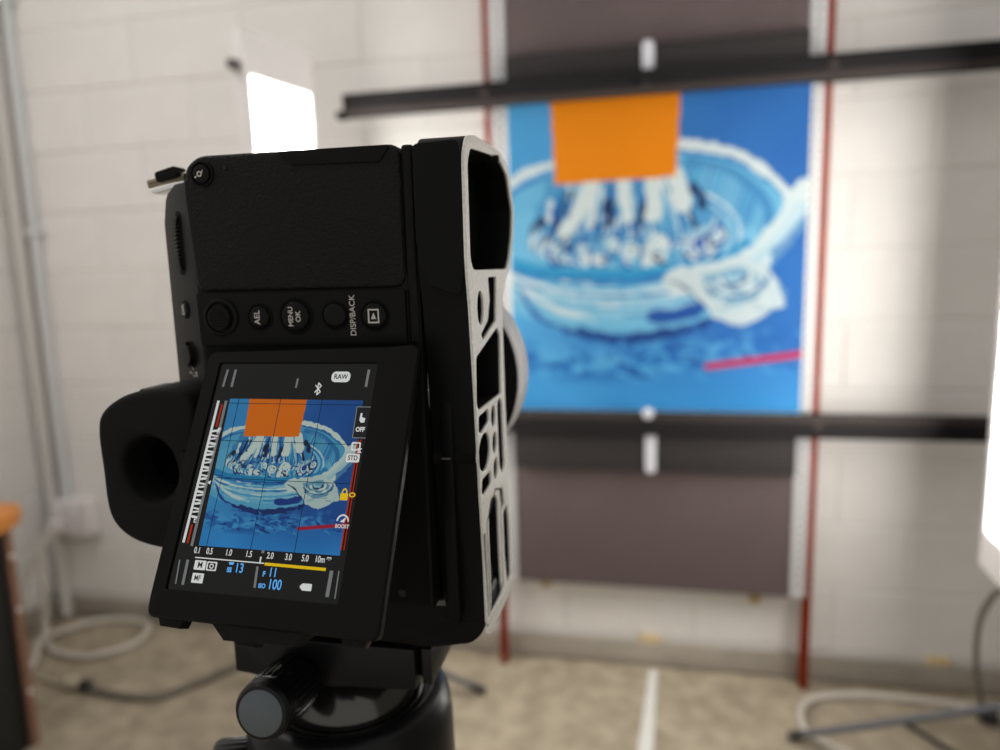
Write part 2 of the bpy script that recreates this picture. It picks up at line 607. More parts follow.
def make_art(n):
    P = Paint(n)
    u, v = P.u, P.v
    rs = random.Random(3)
    WHT, PALE, LB, MB, RB, NV = (232, 234, 232), (176, 212, 230), (112, 184, 222), (56, 140, 200), (30, 92, 172), (22, 40, 82)
    top, left, bot = np.array((44, 108, 182.)), np.array((88, 172, 226.)), np.array((66, 160, 228.))
    a = np.clip(1.0 - u * 1.35, 0, 1)[..., None]
    b = np.clip((v - 0.74) / 0.26, 0, 1)[..., None]
    P.c = top * (1 - a) + left * a
    P.c = P.c * (1 - b) + bot * b
    P.c += (vnoise(u, v, 5, 11) - 0.5)[..., None] * 18
    # glass bowl body
    P.ell(0.45, 0.42, 0.505, 0.245, LB, 1)
    P.ell(0.50, 0.40, 0.40, 0.19, (92, 168, 214), 1)
    P.ell(0.38, 0.52, 0.50, 0.225, (120, 190, 226), 1)
    # rim
    P.stroke([(-0.02, 0.268), (0.05, 0.232), (0.145, 0.205), (0.35, 0.17), (0.6, 0.165), (0.77, 0.2), (0.89, 0.28), (0.95, 0.345)], 0.030, WHT, 1, 6, False, 0.012, 4)
    P.stroke([(0.6, 0.188), (0.76, 0.222), (0.87, 0.29)], 0.007, MB, 1)
    P.stroke([(0.0, 0.292), (0.06, 0.262), (0.16, 0.236)], 0.008, RB, 0.7)
    P.stroke([(0.62, 0.215), (0.75, 0.25), (0.86, 0.335), (0.88, 0.40)], 0.03, (62, 134, 190), 0.8)
    for k in range(22):
        f = k / 21
        x, y = 0.66 + 0.2 * f, 0.225 + 0.15 * f * f
        P.stroke([(x, y), (x - 0.03, y + 0.08 + 0.02 * rs.random())], 0.004, rs.choice([PALE, RB, LB]), 0.8)
    for k, cc in enumerate([WHT, MB, PALE, RB, WHT, LB, (70, 130, 190)]):
        P.arc(0.43, 0.44, 0.36 - 0.016 * k, 0.17 - 0.010 * k, -50, 60, 0.009, cc, 1, 0.006, k)
    # stacked glass rings below the cone
    ring = [(0.44, 0.225, (136, 198, 228), 0.03), (0.43, 0.205, PALE, 0.014), (0.425, 0.192, LB, 0.02), (0.42, 0.175, PALE, 0.02), (0.41, 0.158, MB, 0.012), (0.40, 0.145, WHT, 0.010),
            (0.39, 0.13, LB, 0.022), (0.385, 0.112, MB, 0.014), (0.375, 0.098, RB, 0.014), (0.37, 0.082, (52, 156, 206), 0.03)]
    for i, (rx, ry, cc, w) in enumerate(ring):
        P.arc(0.38, 0.47, rx + 0.05, ry, 0, 190, w, cc, 1, 0.008, i)
    for k in range(46):
        an = rs.uniform(10, 178)
        q = rs.uniform(0.5, 1.0)
        P.arc(0.38, 0.47, 0.49 * (0.8 + 0.2 * q), 0.225 * q, an, an + rs.uniform(6, 26), rs.uniform(0.003, 0.009), rs.choice([WHT, PALE, PALE, MB, (46, 120, 186), LB]), 1, 0.004, k)
    P.stroke([(-0.01, 0.55), (0.08, 0.62), (0.18, 0.67), (0.3, 0.70)], 0.02, WHT, 0.9, 6, True, 0.01)
    P.stroke([(0.02, 0.58), (0.10, 0.69), (0.2, 0.725)], 0.016, RB, 0.9, 6, True, 0.01)
    # reamer cone
    P.poly([(0.15, 0.24), (0.60, 0.23), (0.70, 0.36), (0.735, 0.45), (0.64, 0.50), (0.42, 0.53), (0.20, 0.52), (0.075, 0.46), (0.08, 0.37)], (86, 158, 206), 1, 0.02)
    for k in range(150):
        f = rs.random()
        x0 = 0.2 + 0.38 * f + rs.uniform(-0.02, 0.02)
        x1 = 0.09 + 0.60 * f + rs.uniform(-0.03, 0.03)
        y0 = 0.235 + rs.uniform(0, 0.14)
        y1 = y0 + rs.uniform(0.04, 0.14)
        xa, xb = x0 + (x1 - x0) * (y0 - 0.235) / 0.25, x0 + (x1 - x0) * (y1 - 0.235) / 0.25
        edge = abs(f - 0.5) > 0.33
        P.stroke([(xa, y0), ((xa + xb) / 2 + rs.uniform(-0.008, 0.008), (y0 + y1) / 2), (xb, y1)], rs.uniform(0.005, 0.017),
                 rs.choice([NV, NV, RB, MB, PALE, WHT] if edge else [WHT, PALE, LB, MB, (38, 116, 176), RB]), 1, 3, True, 0.006, k)
    for pts, w in [([(0.29, 0.26), (0.255, 0.34), (0.2, 0.42)], 0.05), ([(0.31, 0.25), (0.3, 0.33), (0.285, 0.4)], 0.022), ([(0.40, 0.26), (0.41, 0.32), (0.415, 0.37)], 0.045),
                   ([(0.50, 0.26), (0.505, 0.33), (0.50, 0.37)], 0.055), ([(0.575, 0.25), (0.59, 0.3), (0.6, 0.34)], 0.06), ([(0.15, 0.32), (0.14, 0.37)], 0.02)]:
        P.stroke(pts, w, WHT, 1, 5, False, 0.012, 9)
    for pts, w in [([(0.35, 0.33), (0.355, 0.38)], 0.04), ([(0.46, 0.35), (0.46, 0.39)], 0.03), ([(0.23, 0.29), (0.21, 0.36)], 0.014), ([(0.64, 0.3), (0.67, 0.35)], 0.03), ([(0.11, 0.38), (0.09, 0.43)], 0.03)]:
        P.stroke(pts, w, NV, 0.85, 1, False, 0.02, 8)
    # scalloped foot of the cone
    for k in range(30):
        f = k / 29
        an = math.radians(172 - 164 * f)
        x, y = 0.405 + 0.315 * math.cos(an), 0.425 + 0.085 * math.sin(an)
        r = 0.016 + 0.018 * rs.random()
        P.ell(x, y, r * 1.1, r * 1.15, rs.choice([NV, RB, RB, MB]), 1, 0.02, k)
        P.ell(x + rs.uniform(-0.006, 0.006), y + 0.003, r * 0.75, r * 0.85, rs.choice([WHT, WHT, PALE, LB]), 1, 0.012, k + 50)
        if rs.random() < 0.4:
            P.arc(x, y, r * 0.35, r * 0.45, 0, 300, 0.005, rs.choice([MB, LB]), 1)
        P.stroke([(x - r, y - r * 0.6), (x - r * 0.5, y - 0.03), (x - r * 0.2, y - 0.055)], 0.008, rs.choice([WHT, PALE, NV]), 1, 3, True, 0.006, k)
    for x, y, r in [(0.425, 0.482, 0.034), (0.52, 0.468, 0.042), (0.36, 0.455, 0.024), (0.255, 0.47, 0.022)]:
        P.ell(x, y, r, r * 0.85, WHT, 1, 0.012)
        P.arc(x, y, r * 0.5, r * 0.5, 20, 250, 0.006, LB)
    for k in range(60):
        x, y = rs.uniform(0.08, 0.70), rs.uniform(0.40, 0.52)
        P.stroke([(x, y), (x + rs.uniform(-0.02, 0.03), y + rs.uniform(-0.012, 0.012))], rs.uniform(0.003, 0.009), rs.choice([NV, RB, WHT, PALE]), 1, 1)
    # handle and pouring lip on the right
    P.stroke([(0.985, 0.33), (0.95, 0.41), (0.86, 0.50), (0.74, 0.565), (0.58, 0.58)], 0.085, (226, 230, 230), 1, 6, False, 0.02, 2)
    for k in range(5):
        d = (k - 2) * 0.012
        P.stroke([(0.98 + d, 0.35), (0.93 + d, 0.43), (0.85 + d * 0.6, 0.51 + d * 0.4), (0.74, 0.57 + d)], 0.0035, rs.choice([LB, PALE, (150, 186, 206)]), 0.7)
    P.poly([(0.535, 0.575), (0.62, 0.545), (0.79, 0.505), (0.895, 0.555), (0.95, 0.62), (0.93, 0.66), (0.80, 0.725), (0.72, 0.70), (0.64, 0.625)], (216, 222, 224), 1, 0.014)
    P.poly([(0.66, 0.565), (0.80, 0.54), (0.87, 0.58), (0.85, 0.64), (0.76, 0.665), (0.69, 0.62)], (138, 178, 204), 1, 0.012)
    for k, (rx, cc) in enumerate([(0.105, (96, 138, 176)), (0.088, WHT), (0.07, (120, 160, 190)), (0.052, WHT), (0.036, (50, 84, 130)), (0.022, PALE)]):
        P.arc(0.775, 0.575, rx, rx * 0.5, -10, 160, 0.012, cc, 1, 0.014, k)
    P.stroke([(0.545, 0.575), (0.61, 0.60), (0.66, 0.65), (0.7, 0.685)], 0.012, NV, 0.7, 5, True, 0.008)
    for k in range(26):
        x, y = rs.uniform(0.66, 0.92), rs.uniform(0.62, 0.70)
        P.stroke([(x, y), (x + rs.uniform(0.01, 0.04), y - rs.uniform(0.0, 0.02))], 0.004, rs.choice([(120, 150, 170), PALE, WHT]), 0.8, 1)
    # deep shadow under the bowl, royal blue patch
    P.stroke([(0.12, 0.70), (0.25, 0.745), (0.42, 0.762), (0.58, 0.745), (0.70, 0.71)], 0.038, (22, 60, 128), 0.9, 6, True, 0.02)
    P.stroke([(0.5, 0.69), (0.57, 0.688), (0.66, 0.668)], 0.04, (26, 76, 158), 0.95, 6, False, 0.012)
    P.poly([(0.88, 0.5), (1.0, 0.38), (1.0, 0.76), (0.86, 0.75), (0.82, 0.72), (0.94, 0.65)], (34, 104, 178), 0.6, 0.02)
    # rippled ground
    nz = vnoise(u, v * 1.6, 16, 21) * 0.6 + vnoise(u, v * 2, 34, 22) * 0.4
    band = np.clip(1 - np.abs(v - 0.815 - 0.03 * np.sin(u * 5)) / 0.075, 0, 1)
    wn = (slice(None), slice(None))
    P.mix(wn, np.clip((nz - 0.44) * 7, 0, 1) * np.clip(band * 1.6, 0, 1) * 0.7, (32, 102, 178))
    P.mix(wn, np.clip((0.46 - nz) * 6, 0, 1) * band * 0.6, (116, 194, 236))
    for k in range(60):
        x, y = rs.uniform(0.05, 0.95), rs.uniform(0.76, 0.88)
        P.stroke([(x, y), (x + rs.uniform(0.01, 0.06), y + rs.uniform(-0.012, 0.02))], rs.uniform(0.004, 0.012), rs.choice([(24, 78, 152), (30, 110, 184), (96, 182, 230)]), 0.8, 1, False, 0.01, k)
    # flat colour shapes
    P.stroke([(0.69, 0.853), (1.01, 0.812)], 0.022, (206, 40, 78), 1, 1)
    P.poly([(0.152, -0.02), (0.592, -0.02), (0.578, 0.258), (0.166, 0.264)], (255, 140, 0), 1)
    return np.clip(P.c, 0, 255)


NART = 260
ART = make_art(NART)


def art_mesh(name, O, A, B, w, h, material, parent, gain=(1, 1, 1), gamma=1.0):
    """flat grid carrying the printed picture as point colours; A to the right, B downwards"""
    n = NART
    t = np.linspace(0, 1, n)
    uu, vv = np.meshgrid(t, t)
    O, A, B = np.array(O), np.array(A), np.array(B)
    co = O + uu[..., None] * A * w + vv[..., None] * B * h
    idx = np.arange(n * n).reshape(n, n)
    faces = np.stack([idx[:-1, :-1], idx[1:, :-1], idx[1:, 1:], idx[:-1, 1:]], -1).reshape(-1, 4)
    me = bpy.data.meshes.new(name)
    me.from_pydata(co.reshape(-1, 3).tolist(), [], faces.tolist())
    ca = me.color_attributes.new('print', 'FLOAT_COLOR', 'POINT')
    s = np.clip((ART / 255) ** gamma * np.array(gain), 0, 1)
    L = np.where(s <= 0.04045, s / 12.92, ((s + 0.055) / 1.055) ** 2.4).reshape(-1, 3)
    ca.data.foreach_set('color', np.concatenate([L, np.ones((n * n, 1))], 1).ravel())
    return finish(name, me, material, parent, 0)


# ================================================================== EASEL
ea = thing('wall_easel', 'tall copying easel with red-brown posts, dark board and black crossbars on the wall', 'easel', (0.006, 2.07, 0))
EX0, EX1 = -0.395, 0.411
for sx, x in ((-1, -0.4525), (1, 0.461)):
    box('post', (x - 0.0095, 2.062, 0.0), (x + 0.0125, 2.10, 2.6), 'rust', ea, 0.002)
    x0, x1 = (-0.4395, EX0) if sx < 0 else (EX1, 0.451)
    st = box('slotted_strip', (x0, 2.047, 0.30), (x1, 2.061, 2.6), 'strip', ea, 0.002)
    me = None
    bm = bmesh.new()
    z = 0.33
    while z < 2.2:
        r = bmesh.ops.create_cube(bm, size=1)
        for v in r['verts']:
            v.co = Vector(((x0 + x1) / 2 + v.co.x * 0.008, 2.047 + v.co.y * 0.0012, z + v.co.z * 0.012))
        z += 0.025
    so = frombm('slot_row', bm, 'slotdark', st, 0)
    so['kind'] = 'stuff'
box('backing_board', (EX0 + 0.001, 2.050, 0.297), (EX1 - 0.001, 2.062, 2.6), 'board', ea, 0.002)
# crossbars (upper clamps the picture from above, lower carries it)
for nm, z0, z1 in (('crossbar', 1.722, 1.784), ('crossbar', 0.785, 0.848)):
    cb = box(nm, (-0.872, 2.000, z0), (0.93, 2.046, z1), 'blackbar', ea, 0.003)
    box('bar_lip', (-0.872, 1.996, z0 if z0 > 1 else z1 - 0.018), (0.93, 2.000, (z0 + 0.018) if z0 > 1 else z1), 'barlight', cb, 0.001)
    box('end_stop', (-0.897, 2.005, z0 - 0.004), (-0.872, 2.040, z0 + 0.016), 'blackbar', cb, 0.002)
    for x in (-0.447, 0.459):
        lathe('bar_bolt', disc_prof(0.012, 0.006, 0.002), (x, 2.0005, (z0 + z1) / 2 + 0.004), (0, -1, 0), 'barlight', cb, 20)
up = box('clamp_plate', (EX0 + 0.004, 2.020, 1.785), (EX1 - 0.003, 2.048, 1.853), 'plate', ea, 0.003)
lp = box('clamp_plate', (EX0 + 0.004, 2.020, 0.672), (EX1 - 0.003, 2.048, 0.784), 'plate', ea, 0.003)
plate('slot_handle', [rrect(-0.014, 0.014, -0.038, 0.038, 0.0135)], (0.0, 2.0195, 1.82), (1, 0, 0), (0, 0, 1), (0, -1, 0), 0.008, 'handle', up, 0.002)
plate('slot_handle', [rrect(-0.014, 0.014, -0.062, 0.062, 0.0135)], (0.012, 2.0195, 0.733), (1, 0, 0), (0, 0, 1), (0, -1, 0), 0.008, 'handle', lp, 0.002)
lathe('clamp_knob', disc_prof(0.016, 0.02, 0.006), (0.004, 1.9995, 0.852), (0, -1, 0), 'handle', lp, 24)
for x, z, par in ((-0.11, 1.835, up), (-0.11, 1.796, up), (0.20, 0.70, lp), (-0.19, 0.69, lp)):
    lathe('screw_head', disc_prof(0.008, 0.003, 0.001), (x, 2.0195, z), (0, -1, 0), 'barlight', par, 16)
lathe('clamp_knob', disc_prof(0.011, 0.012, 0.004), (-0.006, 1.9955, 1.742), (0, -1, 0), 'plate', up, 20)

pa = thing('painting', 'square blue painting of a cut-glass juicer with orange block and red stripe', 'painting', (0.008, 2.045, 0.849))
PX0, PX1, PZ0, PZ1 = -0.393, 0.420, 0.849, 1.735
box('canvas_stretcher', (PX0, 2.0305, PZ0), (PX1, 2.046, PZ1), 'canvas', pa, 0.0015)
MAT['art'] = attr_mat('painted_picture', None, 0.6)
art_mesh('picture', (PX0 + 0.003, 2.030, PZ1 - 0.002), (1, 0, 0), (0, 0, -1), PX1 - PX0 - 0.006, PZ1 - PZ0 - 0.004, 'art', pa, (0.80, 0.84, 0.85))

# hooks and chocks
for x, z, side in ((-0.318, 0.262, 'left'), (0.326, 0.252, 'right')):
    hk = thing('brass_hook', 'small brass hook on the wall under the ' + side + ' end of the dark board', 'hook', (x, D, z))
    lathe('rosette', disc_prof(0.018, 0.008, 0.003), (x, D - 0.0005, z), (0, -1, 0), 'brass', hk, 20)
    tube('hook_arm', [(x, D - 0.006, z), (x, D - 0.035, z - 0.002), (x, D - 0.045, z + 0.012), (x, D - 0.042, z + 0.024)], 0.005, 'brass', hk, 8)
for x, where in ((0.014, 'below the dark board'), (0.842, 'near the right light stand')):
    ch = prism('wooden_chock', [(-0.035, 0), (0.035, 0), (0.03, 0.022), (-0.028, 0.026)], (x, D - 0.0121, 0.0825), (1, 0, 0), (0, 0, 1), (0, 1, 0), 0.0115, 'yellowwood', None, 0.003)
    tag(ch, 'small pale yellow chock on the skirting ' + where, 'chock', 'yellow chocks on the skirting')


# ================================================================== LED PANELS AND STANDS
def led_panel(near, far, z0, z1, flip, label, m0=0.022, m1=0.012, lamp='led'):
    near, far = V((*near, 0)), V((*far, 0))
    d = (far - near)
    w = d.length
    d.normalize()
    n = Vector((d.y, -d.x, 0)) * flip            # the way the light faces
    mid = (near + far) / 2
    t = thing('led_panel', label, 'light', (mid.x, mid.y, z0), 'led panels lighting the painting')
    up = Vector((0, 0, 1))
    # housing: shallow tray, lit face inset
    O = near - n * 0.035
    prism('housing', [(0, z0), (w, z0), (w, z1), (0, z1)], O, d, up, n, 0.033, 'panelwhite', t, 0.006)
    plate('face_frame', [[(0, z0), (w, z0), (w, z1), (0, z1)], [(m0, z0 + 0.085), (m0, z1 - 0.105), (w - m1, z1 - 0.105), (w - m1, z0 + 0.085)]],
          near - n * 0.002, d, up, n, 0.008, 'panelwhite', t, 0.0015)
    bm = bmesh.new()
    nx, nz = 13, int((z1 - z0 - 0.19) / 0.0172)
    for i in range(nx):
        for j in range(nz):
            c = near + d * (m0 + 0.008 + (w - m0 - m1 - 0.016) * i / (nx - 1)) + up * (z0 + 0.093 + (z1 - z0 - 0.206) * j / (nz - 1)) - n * 0.0005
            vs = [bm.verts.new(c + d * (0.0048 * math.cos(q * math.pi / 3)) + up * (0.0048 * math.sin(q * math.pi / 3))) for q in range(6)]
            f = bm.faces.new(vs)
    me = bpy.data.meshes.new('led_array')
    bm.normal_update()
    bm.to_mesh(me)
    bm.free()
    la = finish('led_array', me, lamp, t, 0)
    la['kind'] = 'stuff'
    # tilt knob and yoke on the near edge
    k0 = near - n * 0.016 + up * (z1 - 0.085)
    lathe('tilt_knob', disc_prof(0.013, 0.026, 0.004), k0, -d, 'knobgrey', t, 20)
    box('yoke_bracket', mid - n * 0.060 + up * (z0 + 0.55) - V((0.02, 0.02, 0)), mid - n * 0.036 + up * (z0 + 0.66) + V((0.02, 0.02, 0)), 'standblack', t, 0.003)
    return t, mid, n


def light_stand(base, top, feet, label, hubz=0.29):
    bx, by = base
    t = thing('light_stand', label, 'stand', (bx, by, 0), 'stands holding the led panels')
    lathe('pole', [(0, 0), (0.013, 0), (0.013, 0.9), (0.010, 0.9), (0.010, top - 0.05), (0, top - 0.05)], (bx, by, 0.05), (0, 0, 1), 'standgrey', t, 16)
    lathe('hub_collar', disc_prof(0.024, 0.06, 0.006), (bx, by, hubz - 0.02), (0, 0, 1), 'standblack', t, 20)
    lathe('lower_collar', disc_prof(0.022, 0.05, 0.006), (bx, by, 0.045), (0, 0, 1), 'standblack', t, 20)
    for fx, fy in feet:
        dv = (V((fx, fy, 0.012)) - V((bx, by, hubz)))
        h0 = V((bx, by, hubz)) + dv.normalized() * 0.02
        f0 = V((fx, fy, 0.012))
        lg = tube('leg', [h0, h0.lerp(f0, 0.5), f0], 0.0095, 'standgrey', t, 10, 2)
        tube('rubber_foot', [h0.lerp(f0, 0.93), h0.lerp(f0, 1.0)], 0.0118, 'standblack', lg, 10, 2)
        m0 = h0.lerp(f0, 0.48)
        tube('strut', [m0, V((bx, by, 0.07)).lerp(m0, 0.12)], 0.007, 'standblack', t, 8, 2)
    return t


lpn, lmid, ln = led_panel((-0.976, 1.65), (-0.917, 1.90), 0.556, 1.867, 1, 'tall white led panel light left of the painting, behind the camera top')
rpn, rmid, rn = led_panel((0.750, 1.485), (0.768, 1.745), 0.556, 1.867, -1, 'tall white led panel light at the right edge of the photo', 0.012, 0.022, 'led_right')
sL = (lmid - ln * 0.075)
sR = (rmid - rn * 0.075)
light_stand((sL.x, sL.y), 1.25, [(-0.474, 1.888), (-1.28, 2.02), (-0.92, 1.40)], 'light stand carrying the left led panel, one foot reaching past the tripod', 0.27)
light_stand((sR.x, sR.y), 1.25, [(0.379, 1.822), (1.18, 1.95), (0.98, 1.18)], 'light stand under the right led panel with splayed grey legs', 0.30)

# ================================================================== CORNER: CONDUITS, SOCKET, HOSES, DESK
tag(lathe('conduit_pipe', [(0, 0), (0.022, 0), (0.022, 2.6), (0, 2.6)], (-2.158, 2.1065, 0.012), (0, 0, 1), 'pipe', None, 18), 'thick grey conduit pipe standing in the corner of the room', 'pipe')
cp = thing('conduit_pipe', 'thinner blue-grey conduit running down the wall into the socket box', 'pipe', (-2.098, 2.112, 0.472))
lathe('tube', [(0, 0), (0.0155, 0), (0.0155, 2.1), (0, 2.1)], (-2.098, 2.1135, 0.476), (0, 0, 1), 'pipe2', cp, 18)
for z in (1.44, 2.2):
    box('saddle_clip', (-2.128, 2.1, z - 0.012), (-2.068, 2.1295, z + 0.012), 'pipe2', cp, 0.003)
sb = thing('socket_box', 'white power socket box on the wall beside the corner', 'socket', (-2.07, D, 0.345))
box('housing', (-2.135, 2.072, 0.345), (-1.985, 2.1295, 0.475), 'box', sb, 0.006)
box('cover_plate', (-2.130, 2.066, 0.350), (-1.990, 2.0725, 0.470), 'box', sb, 0.002)
for x in (-2.10, -2.03):
    box('rocker_switch', (x - 0.01, 2.062, 0.435), (x + 0.01, 2.0665, 0.455), 'panelwhite', sb, 0.001)
box('plug', (-2.125, 2.03, 0.365), (-2.075, 2.066, 0.41), 'box', sb, 0.006)

hs = tube('white_hose', [(-2.10, 2.030, 0.372), (-2.12, 1.99, 0.30), (-2.10, 1.97, 0.18), (-2.10, 1.955, 0.06), (-2.06, 1.92, 0.014), (-1.98, 1.868, 0.013), (-1.84, 1.86, 0.013), (-1.745, 1.95, 0.013),
                          (-1.765, 2.06, 0.013), (-1.85, 2.105, 0.013), (-1.99, 2.085, 0.014), (-2.06, 2.0, 0.016), (-2.06, 1.90, 0.036), (-2.0, 1.80, 0.013), (-1.95, 1.70, 0.013)], 0.0115, 'hose')
tag(hs, 'pale translucent hose looping over the floor below the socket box', 'hose')
hs2 = tube('thin_cord', [(-2.108, 2.03, 0.362), (-2.16, 1.98, 0.26), (-2.165, 1.93, 0.12), (-2.15, 1.86, 0.02), (-2.14, 1.72, 0.011), (-2.13, 1.5, 0.011)], 0.008, 'hose')
tag(hs2, 'thin pale cord hanging from the socket down behind the desk', 'cord')
pc = thing('power_cable', 'dark grey cable with pale plug end lying on the floor beside the desk', 'cable', (-1.5, 1.69, 0))
tube('cord', [(-1.70, 1.700, 0.012), (-1.65, 1.692, 0.012), (-1.534, 1.684, 0.0115), (-1.445, 1.70, 0.0115), (-1.372, 1.785, 0.0115), (-1.28, 1.90, 0.0115), (-1.1, 1.93, 0.0115), (-0.95, 1.88, 0.0115)], 0.0105, 'cable', pc)
tube('connector_boot', [(-1.725, 1.705, 0.019), (-1.695, 1.70, 0.018)], 0.0175, 'standblack', pc, 14, 2)
tube('connector_body', [(-1.775, 1.702, 0.022), (-1.725, 1.705, 0.021)], 0.0205, 'plugtan', pc, 14, 2)
tube('lead', [(-1.775, 1.702, 0.02), (-1.84, 1.715, 0.008), (-1.95, 1.74, 0.007)], 0.006, 'plugtan', pc, 8)

h3 = tube('white_hose', [(0.52, 1.77, 0.011), (0.455, 1.815, 0.011), (0.423, 1.86, 0.011), (0.432, 1.95, 0.011), (0.49, 2.015, 0.011), (0.6, 2.045, 0.011), (0.73, 2.05, 0.011), (0.88, 2.04, 0.011), (1.0, 2.01, 0.011), (1.25, 1.98, 0.011)], 0.0105, 'hose')
tag(h3, 'pale translucent hose curving over the floor by the right stand leg', 'hose')
rc = thing('panel_cable', 'grey power cable hanging from the right led panel to a black plug', 'cable', (0.9, 1.98, 0))
tube('cord', [(0.80, 1.66, 0.60), (0.86, 1.80, 0.48), (0.885, 1.93, 0.40), (0.868, 1.96, 0.30), (0.875, 1.97, 0.16), (0.90, 1.98, 0.05), (0.912, 1.985, 0.04)], 0.0075, 'cable', rc)
tube('plug_body', [(0.897, 1.985, 0.031), (0.935, 1.975, 0.026)], 0.0225, 'standblack', rc, 12, 2)
tube('lead', [(0.93, 1.977, 0.012), (0.96, 1.90, 0.009), (0.99, 1.80, 0.009), (1.02, 1.68, 0.009)], 0.0075, 'cable', rc)

dk = thing('desk', 'black desk with wooden edging and orange wood top at the left edge', 'desk', (-1.85, 1.25, 0))
box('side_panel', (-2.10, 1.452, 0.0), (-1.662, 1.470, 0.640), 'deskblack', dk, 0.002)
box('edge_strip', (-1.6615, 1.450, 0.0), (-1.649, 1.472, 0.640), 'wood', dk, 0.002)
for z in (0.16, 0.40, 0.55):
    lathe('screw_cap', disc_prof(0.006, 0.003, 0.001), (-1.6488, 1.461, z), (1, 0, 0), 'panelwhite', dk, 14)
box('side_panel', (-1.680, 0.95, 0.0), (-1.662, 1.4515, 0.640), 'deskblack', dk, 0.002)
prism('desk_top', roundpoly([(-2.15, 0.90), (-1.60, 0.90), (-1.585, 1.42), (-1.63, 1.50), (-2.15, 1.50)], 0.03), (0, 0, 0.641), (1, 0, 0), (0, 1, 0), (0, 0, 1), 0.045, 'woodtop', dk, 0.012)

# ================================================================== THE CAMERA (millimetres from the viewpoint)
X_, Y_, Z_ = Vector((1, 0, 0)), Vector((0, 1, 0)), Vector((0, 0, 1))


def mm(pts):
    return [(p[0] / 1000, p[1] / 1000) for p in pts]


def mprism(name, pts, O, A, B, N, t, material, parent=None, bev=0.0, seg=2):
    return prism(name, mm(pts), O, A, B, N, t / 1000, material, parent, bev / 1000, seg)


def mplate(name, spl, O, A, B, N, t, material, parent=None, bev=0.0):
    return plate(name, [mm(s) for s in spl], O, A, B, N, t / 1000, material, parent, bev / 1000)


def mlathe(name, prof, O, axis, material, parent=None, seg=32, **k):
    if 'ribd' in k:
        k['ribd'] /= 1000
    return lathe(name, [(r / 1000, h / 1000) for r, h in prof], O, axis, material, parent, seg, **k)


cam = thing('mirrorless_camera', 'black mirrorless camera held upright on the tripod with its screen tilted out', 'camera', W(-124, 250, -121))

# body core: chamfered shoulder on the side of the dials
bm = bmesh.new()
prof = [(-74.5, 226), (-158, 226), (-179.3, 239.5), (-183, 246), (-183, 276), (-74.5, 276)]
vs = [bm.verts.new(W(x, y, -120.5)) for x, y in prof]
f = bm.faces.new(vs)
r = bmesh.ops.extrude_face_region(bm, geom=[f])
for v in [g for g in r['geom'] if isinstance(g, bmesh.types.BMVert)]:
    v.co.z += 0.1545
for p, q in ((W(-179.5, 0, 21), V((-0.95, 0, 0.32))), (W(-177.5, 0, 28), V((-0.78, 0, 0.62))), (W(-172, 0, 32.5), V((-0.4, 0, 0.92)))):
    r = bmesh.ops.bisect_plane(bm, geom=bm.verts[:] + bm.edges[:] + bm.faces[:], plane_co=p, plane_no=q.normalized(), clear_outer=True)
    es = [e for e in r['geom_cut'] if isinstance(e, bmesh.types.BMEdge)]
    bmesh.ops.contextual_create(bm, geom=es)
bevel_all(bm, 0.0012, 2)
frombm('body', bm, 'plastic', cam)

# leather-covered grip side (upper rear) and the grip itself beyond
mprism('rear_grip_cover', roundpoly([(-157.8, -5.2), (-158.8, 30), (-158.6, 38), (-153, 41.9), (-79.2, 41.6), (-79.2, -5.2)], 4.5, 5), W(0, 225, 0), X_, Z_, Y_, 52, 'leather', cam, 1.6, 3)
mprism('grip', roundpoly([(276, 40), (296, 39), (304, 30), (305, 16), (296, 2), (276, -4)], 5), W(-152, 0, 0), Y_, Z_, X_, 74, 'leather', cam, 3, 3)
mprism('thumb_rest', roundpoly([(-122.5, 41.4), (-118, 36.6), (-86, 36.0), (-82.2, 41.2)], 1.2), W(0, 224.3, 0), X_, Z_, Y_, 3, 'plastic', cam, 0.5)
mbox('edge_rail', -79.0, -75.0, 225.4, 276, -24.5, 41.2, 'plastic', cam, 1.4, 3)
mprism('button_panel', roundpoly([(-157.6, -24.2), (-157.9, -5.7), (-79.4, -5.7), (-79.4, -24.2)], 0.6), W(0, 224.4, 0), X_, Z_, Y_, 4, 'plastic2', cam, 0.35)

YF = 224.35
# thumb joystick
js = mlathe('joystick', [(6.7, 0), (6.7, 0.5), (6.2, 0.9), (5.5, 0.9), (5.2, 0.3), (5.0, -0.2), (0, -0.2)], W(-148.6, YF, -14.2), -Y_, 'plastic', cam, 40)
mlathe('joystick_cap', [(0, 0), (4.2, 0), (4.5, 1.4), (4.3, 1.9), (3.2, 2.1), (0, 2.15)], W(-148.6, YF, -14.2), -Y_, 'rubber', js, 32)
bm = bmesh.new()
for i in range(-3, 4):
    for k in range(-3, 4):
        xx, zz = i * 1.05 + (0.5 if k % 2 else 0), k * 0.95
        if xx * xx + zz * zz < 3.5 ** 2:
            r = bmesh.ops.create_icosphere(bm, subdivisions=1, radius=0.00036)
            for v in r['verts']:
                v.co += W(-148.6 + xx, YF - 2.1, -14.2 + zz)
frombm('grip_dots', bm, 'plastic', js)


def button(name, x, z, rw, rc, label=None):
    b = mlathe(name, [(rw + 0.5, 0), (rw + 0.45, 0.22), (rw, 0.28), (rw - 0.25, 0.1), (rw - 0.3, -0.3), (0, -0.3)], W(x, YF, z), -Y_, 'deep', cam, 36)
    mlathe('cap', [(0, 0), (rc, 0), (rc, 0.75), (rc - 0.35, 1.05), (rc * 0.6, 1.2), (0, 1.25)], W(x, YF, z), -Y_, 'cap', b, 32)
    if label:
        b['label'] = label
    return b


